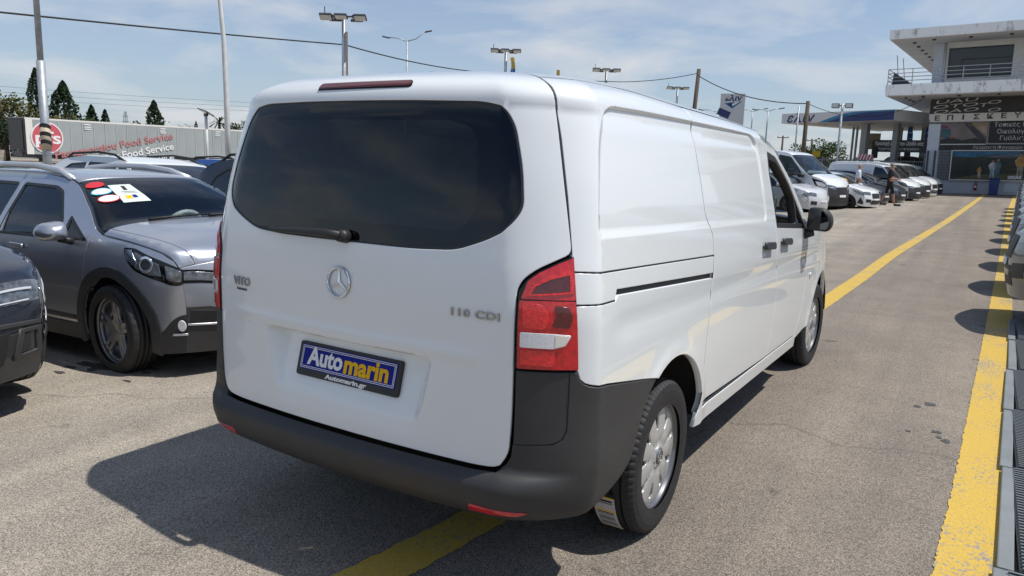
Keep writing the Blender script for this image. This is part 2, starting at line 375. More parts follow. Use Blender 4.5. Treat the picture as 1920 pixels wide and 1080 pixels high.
# high brake lamp, wiper, badges, plate
bl = rounded([(-.30, 1.840), (.285, 1.846), (.285, 1.886), (-.30, 1.880)], .019, 6)
bk = panel('brake_lamp', bl, fvan, FRIT, tg, sp=.03, th=.012, off=.003)
panel('lamp_lens', offset_in(resample(bl, .02), .006).tolist(), fvan, DREDLENS, bk, sp=.03, th=.004, off=.007)
def on(U, v, h): 
    P = fvan(np.array([U]), np.array([v]))[0]; return tuple(P+fnormal(fvan, np.array([[U, v]]))[0]*h)
m = MB(); m.tube([on(.02, 1.288, .0), on(.02, 1.288, .04)], [.026, .022], 14); m.tube([on(.02, 1.288, .034), on(-.06, 1.292, .036), on(-.25, 1.288, .03), on(-.40, 1.284, .026)], [.017, .016, .012, .007], 8)
wp = m.obj('wiper', BLACKPL, tg, True)
MB().tube([on(-.10, 1.277, .014), on(-.30, 1.279, .014), on(-.50, 1.286, .012)], [.006, .008, .005], 6).obj('wiper_blade', INTBLK, wp, True)
m = MB()
CX, CZ, RR = .001, 1.118, .0545
ring = [on(CX+RR*math.cos(a)*1.0, CZ+RR*math.sin(a), .006) for a in np.linspace(0, 2*math.pi, 41)]
m.tube(ring, .0042, 8, False)
for k in range(3):
    a = math.pi/2+k*2*math.pi/3
    tip = on(CX+.052*math.cos(a), CZ+.052*math.sin(a), .006); c0 = on(CX, CZ, .012)
    l = on(CX+.0085*math.cos(a+1.05), CZ+.0085*math.sin(a+1.05), .004); r = on(CX+.0085*math.cos(a-1.05), CZ+.0085*math.sin(a-1.05), .004)
    m.add([tip, l, r, c0], [(0, 1, 3), (0, 3, 2)])
m.obj('star_emblem', CHROME, tg)
text_on('model_lettering', 'VITO', fvan, (-.583, 1.053), .048, BADGE, tg, depth=.005, width=.108, offset=.0008)
text_on('dealer_lettering', 'Automarin', fvan, (-.586, 1.022), .019, INTBLK, tg, depth=.0006, width=.070, offset=.0003)
text_on('engine_lettering', '110 CDI', fvan, (.600, 1.072), .036, BADGE, tg, depth=.005, width=.178, offset=.0008, spacing=1.1)
# number plate holder: leans out at its foot
PT = np.array([0, .090, .845]); PB = np.array([0, .056, .714])
ez = (PT-PB)/np.linalg.norm(PT-PB); pn = np.cross([1, 0, 0], ez)
pf = plane_map((PT+PB)/2+pn*.012, (1, 0, 0), ez)
hw, hh = .262, .0675
BLUE = mat('plate_blue', (.006, .018, .24), .5, spec=.15); PWHITE = mat('print_white', (.8, .8, .8), .5); PYEL = mat('print_yellow', (.85, .48, .004), .5, spec=.2)
ph =panel('plate_holder', rounded([(-hw, -hh), (hw, -hh), (hw, hh), (-hw, hh)], .012, 4), pf, BLACKPL, tg, sp=.08, th=.03, bev=.003)
panel('plate', [(-.245, -.040), (.245, -.040), (.245, .056), (-.245, .056)], pf, BLUE, ph, sp=.08, th=.002, bev=.0005, off=.002)
def frame2(x0, y0, x1, y1, t, m=PWHITE, o=.0028):
    for (a, b, c, d) in ((x0, y0, x1, y0+t), (x0, y1-t, x1, y1), (x0, y0+t, x0+t, y1-t), (x1-t, y0+t, x1, y1-t)):
        fm.prism([(a, b), (c, b), (c, d), (a, d)], lambda p: pf(np.array(p[0]), np.array(p[1]))+pn*(o-.001), lambda p: pf(np.array(p[0]), np.array(p[1]))+pn*o)
fm = MB(); frame2(-.241, -.036, .241, .052, .0022); frame2(-.235, -.030, .235, .046, .0022); fm.obj('plate_border', PWHITE, ph)
text_on('plate_lettering', 'Auto', pf, (-.112, .012), .096, PWHITE, ph, depth=.0008, lift=.0024, width=.186, offset=.0032)
text_on('plate_lettering', 'marin', pf, (.099, .008), .096, PYEL, ph, depth=.0008, lift=.0024, width=.222, offset=.0034)
text_on('dealer_address', 'Automarin.gr', pf, (.005, -.053), .024, PWHITE, ph, depth=.0006, lift=.0006, width=.215, offset=.0011)
# tail lamps with their lenses
TL = [(.755, .907), (.944, .907), (.934, 1.08), (.929, 1.19), (.924, 1.286), (.876, 1.264), (.820, 1.233), (.786, 1.203), (.765, 1.168), (.757, 1.08)]
Q = dict(sp=.03, th=.004, bev=.001)
for sgn in (1, -1):
    g = (lambda p: p) if sgn > 0 else mirror
    t = panel('tail_lamp', g(rounded(TL, .008, 3)), fvan, FRIT, van, sp=.03, th=.03, off=.002)
    panel('lamp_lens', g(rounded([(.761, .911), (.941, .911), (.932, 1.07), (.927, 1.137), (.766, 1.137), (.761, 1.06)], .006, 3)), fvan, REDLENS, t, off=.008, **Q)
    panel('turn_signal_lens', g(rounded([(.770, 1.141), (.927, 1.141), (.922, 1.278), (.874, 1.258), (.820, 1.227), (.790, 1.200)], .006, 3)), fvan, REDLENS, t, off=.007, **Q)
    panel('turn_signal_rim', g([(.786, 1.150), (.918, 1.163), (.915, 1.232), (.905, 1.236), (.85, 1.216), (.80, 1.186)]), fvan, BREDLENS, t, holes=[g([(.797, 1.157), (.908, 1.169), (.906, 1.222), (.85, 1.206), (.81, 1.182)])], off=.011, **Q)
    panel('turn_signal_glass', g([(.797, 1.157), (.908, 1.169), (.906, 1.222), (.85, 1.206), (.81, 1.182)]), fvan, DREDLENS, t, off=.009, **Q)
    panel('reversing_side', g([(.862, .986), (.889, .995), (.906, 1.026), (.862, 1.029)]), fvan, mat('cream_lens', (.82, .77, .70), .2, coat=1), t, off=.0145, **Q)
    panel('reversing_lens', g(rounded([(.768, .984), (.856, .982), (.892, .992), (.912, 1.028), (.86, 1.032), (.768, 1.034)], .006, 3)), fvan, WLENS, t, off=.013, **Q)
    panel('fog_lens', g([(.77, .925), (.862, .922), (.862, .974), (.77, .974)]), fvan, BREDLENS, t, off=.011, **Q)
    panel('brake_lens', g(rounded([(.775, 1.048), (.835, 1.045), (.845, 1.09), (.83, 1.125), (.775, 1.128)], .015, 3)), fvan, BREDLENS, t, off=.012, **Q)
    panel('position_lens', g(rounded([(.85, 1.055), (.905, 1.05), (.918, 1.085), (.905, 1.118), (.86, 1.125), (.868, 1.09)], .012, 3)), fvan, DREDLENS, t, off=.012, **Q)
# flanks
AC = WR-float(rake(np.array(YR))); AR = .452
arch = arc_pts(YR+UO, AC, AR, 4, 118, 18)
both('quarter_panel', [(.939, .912), (.953, .876), (.975, .862), (1.0, .856), (1.139, .838), (arch[-1][0]-.005, arch[-1][1]+.004)]+arch[::-1]+[(2.205, .455), (2.221, .50), (2.240, .80), (2.290, 1.095), (1.20, 1.140), (1.178, 1.122), (.931, 1.122)], WHITE, sp=.035, th=.03)
both('rail_cover', [(.930, 1.127), (1.176, 1.127), (1.19, 1.162), (2.292, 1.119), (2.313, 1.196), (.921, 1.230)], WHITE, sp=.045, th=.02)
both('slide_rail', [(1.178, 1.133), (2.296, 1.090), (2.296, 1.122), (1.185, 1.165)], INTBLK, sp=.08, th=.004, off=-.016)
both('upper_side_panel', [(.921, 1.235), (2.314, 1.2015), (2.307, 1.296), (2.235, 1.397), (2.192, 1.635), (2.172, 1.80), (2.172, 1.87), (.879, 1.9035), (.880, 1.86), (.882, 1.74), (.892, 1.66), (.908, 1.474)], WHITE, sp=.03, th=.03, extra=RX)
DF = [(3.555, .475), (3.60, .65), (3.634, .833), (3.602, 1.136), (3.577, 1.268), (3.450, 1.679), (3.41, 1.80), (3.40, 1.87)]
sd = both('sliding_door', [(2.222, .475), (2.227, .50)]+DF[:0]+[(DF[0][0]-.004, .475)]+[(a-.004, b) for a, b in DF[1:]]+[(2.178, 1.872), (2.178, 1.80), (2.198, 1.635), (2.241, 1.397), (2.313, 1.296), (2.320, 1.196), (2.296, 1.095), (2.246, .80)], WHITE, sp=.035, th=.03, extra=RX)
WIN = rounded([(3.515, 1.735), (3.505, 1.60), (3.605, 1.275), (4.50, 1.235), (4.31, 1.37), (4.05, 1.545), (3.74, 1.705)], [.03, .02, .03, .03, .02, .02, .04], 4)
fdp = [(3.558, .475), (4.36, .475), (4.50, .65), (4.555, .80), (4.555, .95), (4.48, 1.10), (4.40, 1.228), (4.58, 1.232), (4.41, 1.37), (4.08, 1.577), (3.70, 1.755), (3.41, 1.80)]+DF[::-1][2:-1]
fd = both('front_door', fdp, WHITE, sp=.05, th=.03, holes=[WIN])
both('sill', [(2.19, .385), (4.42, .385), (4.42, .468), (2.21, .468)], WHITE, sp=.1, th=.02, off=.003)
AF = WR-float(rake(np.array(YF))); archf = arc_pts(YF+UO, AF, .445, 172, 20, 18)
both('front_fender', [(4.42, .385), (4.40, .44)]+archf+[(5.90, .62), (6.02, .66), (6.08, .76), (5.98, .94), (5.70, 1.075), (5.10, 1.185), (4.75, 1.232), (4.405, 1.232), (4.485, 1.10), (4.561, .95), (4.561, .80), (4.506, .65), (4.365, .475)], WHITE, sp=.05, th=.03)
for i, s in enumerate((1, -1)):
    g = (lambda p: p) if s > 0 else mirror
    w = offset_in(resample(WIN, .05), -.002).tolist()
    fr = panel('window_frame', g(w), fvan, INTBLK, fd[i], sp=.06, holes=[g(rounded([(3.56, 1.69), (3.556, 1.60), (3.645, 1.305), (4.20, 1.282), (4.16, 1.45), (3.98, 1.565), (3.74, 1.672)], .02, 3)), g([(4.235, 1.285), (4.43, 1.27), (4.30, 1.36), (4.20, 1.435)])], th=.05, bev=.004, off=-.006)
    panel('quarter_window', g([(4.235, 1.285), (4.43, 1.27), (4.30, 1.36), (4.20, 1.435)]), fvan, GLASSC, fd[i], sp=.1, th=.004, bev=.001, off=-.02)
    if s < 0: panel('door_window', g(offset_in(resample([(3.56, 1.69), (3.556, 1.60), (3.645, 1.305), (4.20, 1.282), (4.16, 1.45), (3.98, 1.565), (3.74, 1.672)], .08), -.005).tolist()), fvan, GLASSC, fd[i], sp=.1, th=.004, bev=.001, off=-.02)
    for par, cu in ((sd[i], 3.335), (fd[i], 3.79)):
        h = panel('door_handle', g(rounded([(cu-.105, 1.165), (cu+.115, 1.155), (cu+.115, 1.198), (cu-.105, 1.208)], .018, 4)), fvan, GREYPL, par, sp=.04, th=.02, bev=.006, off=.032)
        cup = panel('handle_cup', g(arc_pts(cu-.005, 1.185, .085, 0, 350, 24, .062)), fvan, WHITE, par, sp=.02, th=.003, bev=.001, off=.0)
    panel('side_indicator', g(arc_pts(4.715, .884, .03, 0, 345, 16, .02)), fvan, WLENS, van, sp=.02, th=.006, bev=.004, off=.01)
    # mirror
    mr = MB(); 
    ring0 = rounded([(.957, 1.165), (1.10, 1.158), (1.124, 1.20), (1.118, 1.265), (1.07, 1.323), (.962, 1.323)], [.02, .04, .05, .05, .05, .03], 5)
    c0 = np.mean(ring0, 0); L = []
    for (k, yy) in ((.93, 3.60), (1.0, 3.62), (1.0, 3.67), (.92, 3.72), (.72, 3.77), (.3, 3.80)):
        L.append([(s*(c0[0]+(a-c0[0])*k), yy, c0[1]+(b-c0[1])*k) for a, b in ring0])
    V = [p for r in L for p in r]; nn = len(ring0); F = []
    for r in range(len(L)-1): F += [(r*nn+k, r*nn+(k+1) % nn, (r+1)*nn+(k+1) % nn, (r+1)*nn+k) for k in range(nn)]
    F.append(tuple(range((len(L)-1)*nn, len(L)*nn))); F.append(tuple(range(nn-1, -1, -1)))
    if s < 0: F = [f[::-1] for f in F]
    mo = mk('door_mirror', V, F, BLACKPL, van, True)
    gg = rounded([(s*.985, 1.178), (s*1.09, 1.172), (s*1.108, 1.205), (s*1.10, 1.258), (s*1.06, 1.306), (s*.985, 1.308)], .02, 4)
    panel('mirror_glass', gg, lambda a, b: np.stack([a, 3.604+0*a-.10*(abs(a)-1.05), b], -1), mat('mirror_silver', (.10, .105, .11), .04, metal=1), mo, sp=.1, th=.005, bev=.001, off=.004)
    MB().tube([(s*.93, 3.66, 1.13), (s*1.0, 3.66, 1.15)], [.04, .03], 10).obj('mirror_arm', BLACKPL, mo, True)
both('roof_light_seal', [(.858, 1.72), (.896, 1.72), (.896, 1.976), (.858, 1.976)], INTBLK, sp=.06, th=.004, bev=.0005, off=-.014)  # unseen strip added to stop sun slipping through the roof joint
# dark strips laid in the panel joints, standing for the shade of the gaps
def seam(pl, par=None, w=.0048, off=-.0018):
    P = np.array(resample(pl+pl[::-1][1:-1], .05)) if False else np.array(pl, float)
    d = np.gradient(P, axis=0); n = np.stack([-d[:, 1], d[:, 0]], 1); n /= np.linalg.norm(n, axis=1)[:, None]
    both('joint_shade', [tuple(p) for p in P+n*w]+[tuple(p) for p in (P-n*w)[::-1]], INTBLK, sp=.2, th=.004, bev=.0005, off=off, esp=.05)
RS = [(2.222, .47), (2.224, .50), (2.243, .80), (2.293, 1.095), (2.317, 1.196), (2.310, 1.296), (2.238, 1.397), (2.195, 1.635), (2.175, 1.80), (2.175, 1.872)]
seam(RS); seam([(a-.002, b) for a, b in DF]); seam([(2.2, .472), (3.0, .472), (3.55, .472), (4.36, .472)]); seam([(4.362, .475), (4.503, .65), (4.558, .80), (4.558, .95), (4.482, 1.10), (4.402, 1.23)])
seam([(.916, 1.29), (.904, 1.474), (.888, 1.66), (.878, 1.80), (.876, 1.90)]); seam([(.92, 1.2325), (1.4, 1.2235), (2.312, 1.199)]); seam([(.932, 1.1245), (1.178, 1.1245)])
# roof, windscreen, bonnet, front
def roofm(q, t):
    q = np.asarray(q, float); t = np.asarray(t, float); w = pchip(np.minimum(vtop(t), ZT), _WZ, _WW); r = rhf(t)
    edge = np.minimum(vtop(t), ZT)
    return np.stack([q*w, t, edge+r*np.clip(1-abs(q)**RM, 0, 1)**(1/RM)+rake(t)], -1)
Uc = np.r_[np.linspace(-3.76, -1.1, 34), np.linspace(-1.05, -.878, 8), np.linspace(-.8, .8, 17), np.linspace(.878, 1.05, 8), np.linspace(1.1, 3.76, 34)]
vq = np.r_[0., .12, .25, .36, (1.9755-1.905)/.1505, np.linspace(.55, 1, 9)]
VV_ = []
for k in vq:
    v0 = np.interp(abs(Uc), [.88, 2.17, 3.8], [1.905, 1.877, 1.877]); VV_.append(body(Uc, v0+(2.0555-v0)*k))
VV_ = np.array(VV_); nU = len(Uc); F = []
for r in range(len(vq)-1):
    for c in range(nU-1):
        um = abs(Uc[c]+Uc[c+1])/2; v0 = 1.905+(2.0555-1.905)*(vq[r]+vq[r+1])/2
        if um < .878 and v0 < 1.9755: continue
        F.append((r*nU+c, r*nU+c+1, (r+1)*nU+c+1, (r+1)*nU+c))
mk('roof', VV_.reshape(-1, 3), F, WHITE, van, True)
def frontm(q, t):
    q = np.asarray(q, float); t = np.asarray(t, float)
    y = pchip(t, [0, .5, 1.1, 1.3, 1.9, 2.35, 2.6, 2.9, 3.2], [2.7, 3.05, 3.72, 4.0, 4.75, 5.18, 5.30, 5.345, 5.33])
    z = pchip(t, [0, .5, 1.1, 1.3, 1.9, 2.35, 2.6, 2.9, 3.2], [1.76, 1.685, 1.31, 1.20, 1.09, .95, .78, .50, .28])
    h = pchip(t, [0, .5, 1.1, 1.3, 1.9, 2.35, 2.6, 3.2], [.17, .15, .13, .10, .09, .10, .02, .0]); hy = pchip(t, [0, .5, 1.1, 1.5, 2.35, 2.6, 3.2], [0, .08, .12, .06, .05, .06, .06])
    w = np.maximum(sidew(y, np.minimum(z+.09, vtop(y))), .5); g = np.clip(1-abs(q)**2.6, 0, 1)**(1/2.6)
    return np.stack([q*w, y+hy*g, z+h*g+rake(y)], -1)
panel('windscreen', [(-.94, .12), (.94, .12), (.94, 1.2), (-.94, 1.2)][::1], lambda a, b: frontm(-a, b), GLASSC, van, sp=.12, th=.006, bev=.001)
panel('bonnet', [(-.98, 1.27), (.98, 1.27), (.9, 2.3), (-.9, 2.3)], lambda a, b: frontm(-a, b), WHITE, van, sp=.12, th=.02)
panel('front_bumper', [(-1, 2.56), (1, 2.56), (1, 3.18), (-1, 3.18)], lambda a, b: frontm(-a, b), GREYPL, van, sp=.12, th=.02)
panel('grille', [(-.62, 2.32), (.62, 2.32), (.62, 2.54), (-.62, 2.54)], lambda a, b: frontm(-a, b), BLACKPL, van, sp=.12, th=.02, off=-.01)
for s in (1, -1): panel('headlamp', rounded([(s*.64, 2.28), (s*.97, 2.15), (s*1.0, 2.5), (s*.64, 2.54)], .05, 3), lambda a, b: frontm(-a, b), WLENS, van, sp=.1, th=.02, off=.002)
# rear bumper with corner covers and reflectors
be = arc_pts(YR+UO, AC, .452, 118, 163, 8)
BP = [(0, .362), (.5, .362), (.8, .366), (1.0, .375), (1.15, .398), (1.25, .425), (1.30, .44)]+[(a-.0, b) for a, b in be[::-1]]+[(1.139, .832), (1.0, .850), (.972, .858), (.950, .874), (.938, .900), (.912, .9005), (.909, .70), (.896, .668), (.866, .652), (.755, .642), (.753, .60), (.74, .57), (.70, .542), (.62, .538), (0, .538)]
bu = panel('rear_bumper', sym(BP), bumpf, GREYPL, van, sp=.03, th=.03, bev=.004)
both('bumper_corner_cover', rounded([(.757, .6435), (.865, .6535), (.8945, .670), (.9070, .702), (.9105, .900), (.757, .900)], [.0, .01, .01, .01, 0, 0], 3), GREYPL, f=bumpf, parent=bu, sp=.04, th=.03)
both('reflector', [(.625, .390), (.79, .397), (.815, .412), (.63, .421)], REDLENS, f=bumpf, parent=bu, sp=.04, th=.006, bev=.001, off=.003)
# wheels
def tyre_geo(r=WR, w=.205, rr=.215, n=132):
    prof = [(-.5, .70), (-.53, .80), (-.535, .88), (-.50, .95), (-.44, .985), (-.33, 1.0), (-.30, 1.0), (-.295, .966), (-.255, .966), (-.25, 1.0), (-.10, 1.002), (-.095, .966), (-.055, .966), (-.05, 1.002)]
    prof = prof+[(-a, b) for a, b in prof[::-1]]; V = []; F = []
    for i in range(n):
        a = 2*math.pi*i/n; c, s = math.cos(a), math.sin(a)
        for k, (t, q) in enumerate(prof):
            rad = r*q if q > .9 else rr-.004+(r*.9-rr)*(q-.70)/.2
            if 3 <= k <= 5 or len(prof)-6 <= k <= len(prof)-4:
                if i % 3 == (0 if t < 0 else 1): rad -= .0045
            V.append((t*w, rad*c, rad*s))
    p = len(prof)
    for i in range(n):
        j = (i+1) % n; F += [(i*p+q, i*p+q+1, j*p+q+1, j*p+q) for q in range(p-1)]
    return V, F
def cap_map(x0, dish, petals=9, amp=.006, rmax=.226):
    def f(a, b):
        r = np.hypot(a, b); th = np.arctan2(b, a); k = (th*petals/(2*np.pi)) % 1
        h = x0-dish*(r/rmax)**2.2+amp*np.sin(np.pi*k)**.7*sst(.06, .10, r)*sst(rmax+.004, rmax-.02, r)+.008*sst(.052, .046, r)
        return np.stack([h, a, b], -1)
    return f
def van_wheel():
    t = lathe('wheel', [(-.09, .15), (-.09, .205), (.085, .225), (.092, .236), (.080, .240)], DARKALLOY, None, 40)
    V, F = tyre_geo(.337, .205, .232, 198); mk('tyre', V, F, RUBBER, t, False)
    lathe('brake_disc', [(.0, .02), (.02, .05), (.02, .17), (.0, .17)], mat('cast_iron', (.06, .055, .05), .6, metal=.5), t, 32)
    holes = []
    for k in range(9):
        a = 2*math.pi*(k+.0)/9; c, s = math.cos(a), math.sin(a)
        h = [(.122, -.007), (.145, -.015), (.178, -.021), (.193, -.011), (.191, .011), (.172, .018), (.145, .011), (.122, .006)]
        holes.append([(x*c-y*s, x*s+y*c) for x, y in rounded(h, .006, 3)])
    f = cap_map(.082, .012)
    cp = panel('hubcap', arc_pts(0, 0, .230, 0, 355, 71), f, SILVER, t, sp=.012, holes=holes, th=.012, bev=.002, esp=.012)
    lathe('hub_badge', [(.092, .0), (.0945, .02), (.0945, .034), (.090, .037)], mat('badge_grey', (.2, .2, .2), .4, metal=.6), t, 28)
    st = MB(); rg = [(.096, .027*math.cos(a), .027*math.sin(a)) for a in np.linspace(0, 2*math.pi, 25)]; st.tube(rg, .002, 5, False)
    for k in range(3):
        a = math.pi/2+k*2*math.pi/3; st.add([(.096, .027*math.cos(a), .027*math.sin(a)), (.096, .005*math.cos(a+1.05), .005*math.sin(a+1.05)), (.0985, 0, 0), (.096, .005*math.cos(a-1.05), .005*math.sin(a-1.05))], [(0, 1, 2), (0, 2, 3)])
    st.obj('wheel_star', CHROME, t)
    return t
w0 = van_wheel(); w0.parent = van
for i, (x, y, rz, sp_) in enumerate(((.832, YR, 0, .3), (.832, YF, R_(-3), 1.1), (-.832, YR, math.pi, 0), (-.832, YF, math.pi, .5))):
    w = w0 if i == 0 else copy_tree(w0, van)
    w.location = (x, y, WR-.004); w.rotation_euler = (sp_ if i < 2 else -sp_, 0, rz)
# paper label on the rear tyre
def tyf(a, b): 
    t = np.asarray(a); s = np.asarray(b); ang = R_(214)+s/WR
    return np.stack([.815+t, YR+(WR+.003)*np.cos(ang), WR-.006+(WR+.003)*np.sin(ang)], -1)
LAB = mat('label_paper', (.50, .50, .48), .8, noise=(60, .12)); PBLK = mat('print_black', (.02, .02, .02), .6)
tl = panel('tyre_label', [(-.048, -.112), (.048, -.112), (.048, .11), (-.048, .11)][::-1], lambda a, b: tyf(-a, b), LAB, van, sp=.02, th=.001, bev=.0003)
for (b0, b1, mm) in ((-.112, -.106, PYEL), (-.040, -.033, PYEL), (-.13, -.113, INTBLK), (.10, .1045, PYEL), (-.097, -.087, PBLK), (-.082, -.078, PBLK), (-.028, -.022, PBLK), (-.016, -.012, PBLK), (.0, .03, mat('print_grey', (.25, .25, .25), .6)), (.045, .07, MATS['print_grey'])):
    k = .036 if mm in (PBLK,) or mm.name == 'print_grey' else .048
    panel('label_print', [(-k, b0), (k, b0), (k, b1), (-k, b1)], lambda a, b: tyf(-a, b), mm, tl, sp=.02, th=.0005, bev=.0001, off=.0006)
# wheel wells, floor, cabin and cargo lining
MB().box((0, .19, .50), (1.5, .08, .20)).obj('bumper_gap_fill', DARK, van)  # dark block added behind the bumper gap to shut out light
m = MB(); m.box((0, 2.9, .38), (1.15, 4.6, .16)); m.box((0, 2.75, .40), (1.84, 2.3, .06)); m.box((0, .40, .47), (1.80, .40, .03)); m.obj('underbody', DARK, van)
for s in (1, -1):
    for yc in (YR, YF):
        lathe('wheel_well', [(s*.56, .02), (s*.56, .47), (s*.935, .47)], DARK, van, 24, arc=(R_(6), R_(174)), loc=(0, yc, WR))
CW = mat('cargo_wall', (.82, .84, .83), .6, noise=(6, .08))
both('cargo_lining', [(1.15, .86), (3.36, .86), (3.36, 1.74), (1.15, 1.76)], CW, f=body, sp=.25, th=.004, off=-.07)
m = MB(); m.box((0, 1.55, .56), (1.5, 2.5, .03)); m.obj('cargo_floor', TRIM, van)
panel('headliner', [(-.9, .6), (.9, .6), (.9, 2.9), (-.9, 2.9)], lambda a, b: roofm(a, b)+np.array([0, 0, -.05]), CW, van, sp=.25, th=.004)
m = MB(); m.box((0, 2.62, 1.14), (1.66, .03, 1.2)); m.obj('bulkhead', TRIM, van)
def seat(x, y, z, par, m=INTBLK, hd=1):
    s = MB(); s.box((x, y, z), (.5, .5, .16)); s.box((x, y-.24, z+.38), (.48, .14, .68), Matrix.Rotation(R_(-12), 3, 'X')); o = s.obj('seat', m, par, bevel=.04)
    h = MB(); h.box((x, y-.33, z+.80), (.26, .09, .18)); h.obj('headrest', m, o, bevel=.03); return o
for x in (-.45, .45): seat(x, 3.15, .85, van)
m = MB(); m.box((0, 3.85, 1.0), (1.66, .5, .3)); m.obj('dashboard', INTBLK, van, bevel=.06)
m = MB(); rg = [(-.45+.19*math.cos(a), 3.55+.06*math.sin(a), 1.12+.18*math.sin(a)) for a in np.linspace(0, 2*math.pi, 25)]; m.tube(rg, .016, 6, False); m.obj('steering_wheel', INTBLK, van, True)
# ------------------------------------------------------------------ ground
def gz(x, y):
    x = np.asarray(x, float); y = np.asarray(y, float)
    t = np.clip(-x-1.2, 0, 4.5); a = -.03*t*t/(t+.8); l = np.clip(.852*x+.523*(y-1)-2.5, 0, 60); return a+.0145*l*l/(l+1.5)
def asphalt():
    m = bpy.data.materials.new('asphalt'); m.use_nodes = True; t = m.node_tree; b = t.nodes['Principled BSDF']; L = t.links.new
    tc = N(t, 'ShaderNodeTexCoord'); O = tc.outputs['Object']
    def noise(sc, det=4, ro=.6):
        n = N(t, 'ShaderNodeTexNoise'); n.inputs['Scale'].default_value = sc; n.inputs['Detail'].default_value = det; n.inputs['Roughness'].default_value = ro; L(O, n.inputs['Vector']); return n.outputs['Fac']
    def ramp(f, p0, c0, p1, c1):
        r = N(t, 'ShaderNodeValToRGB'); e = r.color_ramp.elements; e[0].position = p0; e[0].color = (*c0, 1); e[1].position = p1; e[1].color = (*c1, 1); L(f, r.inputs[0]); return r.outputs[0]
    def mul(a, c, f=1.):
        n = N(t, 'ShaderNodeMixRGB', blend_type='MULTIPLY'); n.inputs[0].default_value = f; L(a, n.inputs[1]); L(c, n.inputs[2]); return n.outputs[0]
    vo = N(t, 'ShaderNodeTexVoronoi'); vo.inputs['Scale'].default_value = 160; L(O, vo.inputs['Vector'])
    stones = ramp(vo.outputs['Color'], .05, (.215, .20, .175), .95, (.425, .395, .35))
    gaps = ramp(vo.outputs['Distance'], .25, (1, 1, 1), .75, (.45, .45, .45))
    c = mul(stones, gaps)
    c = mul(c, ramp(noise(300, 2), .3, (.7, .7, .7), .7, (1.25, 1.25, 1.25)))
    c = mul(c, ramp(noise(1.3, 6), .3, (.84, .84, .85), .7, (1.1, 1.1, 1.09)))
    c = mul(c, ramp(noise(.22, 3), .35, (.88, .88, .89), .65, (1.07, 1.06, 1.05)))
    mpp = N(t, 'ShaderNodeMapping'); mpp.inputs['Scale'].default_value = (2.6, .10, 1); L(O, mpp.inputs[0]); nl = N(t, 'ShaderNodeTexNoise'); nl.inputs['Scale'].default_value = 1.0; nl.inputs['Detail'].default_value = 5; L(mpp.outputs[0], nl.inputs['Vector'])
    c = mul(c, ramp(nl.outputs['Fac'], .38, (.88, .88, .89), .62, (1.06, 1.05, 1.04)))
    vc = N(t, 'ShaderNodeTexVoronoi', feature='DISTANCE_TO_EDGE'); vc.inputs['Scale'].default_value = .23; wn = N(t, 'ShaderNodeTexNoise'); wn.inputs['Scale'].default_value = 1.6; wn.inputs['Detail'].default_value = 5; L(O, wn.inputs['Vector']); va = N(t, 'ShaderNodeVectorMath', operation='MULTIPLY_ADD'); L(wn.outputs['Color'], va.inputs[0]); va.inputs[1].default_value = (.7, .7, 0); L(O, va.inputs[2]); L(va.outputs[0], vc.inputs['Vector'])
    c = mul(c, ramp(vc.outputs['Distance'], .0012, (.62, .61, .60), .0035, (1, 1, 1)), .7)
    # oil spots and drips
    st = mul(ramp(noise(2.6, 6, .5), .655, (1, 1, 1), .72, (.5, .49, .48)), ramp(noise(.55, 8, .62), .57, (1, 1, 1), .66, (.86, .85, .85))); c = mul(c, st)
    # the driving lane on the right is a darker, browner mix than the bays
    sp = N(t, 'ShaderNodeSeparateXYZ'); L(O, sp.inputs[0]); mr = N(t, 'ShaderNodeMapRange'); mr.inputs['From Min'].default_value = -1.2; mr.inputs['From Max'].default_value = .8; L(sp.outputs[0], mr.inputs['Value'])
    mx = N(t, 'ShaderNodeMixRGB'); L(mr.outputs[0], mx.inputs[0]); mx.inputs[1].default_value = (1.50, 1.45, 1.36, 1); mx.inputs[2].default_value = (1.07, 1.0, .93, 1)
    c = mul(c, mx.outputs[0]); L(c, b.inputs['Base Color']); b.inputs['Roughness'].default_value = .85; b.inputs['Specular IOR Level'].default_value = .3
    bp = N(t, 'ShaderNodeBump'); bp.inputs['Strength'].default_value = .7; bp.inputs['Distance'].default_value = .004
    iv = N(t, 'ShaderNodeMath', operation='SUBTRACT'); iv.inputs[0].default_value = 1; L(vo.outputs['Distance'], iv.inputs[1]); L(iv.outputs[0], bp.inputs['Height']); L(bp.outputs[0], b.inputs['Normal'])
    return m
ASPH = asphalt()
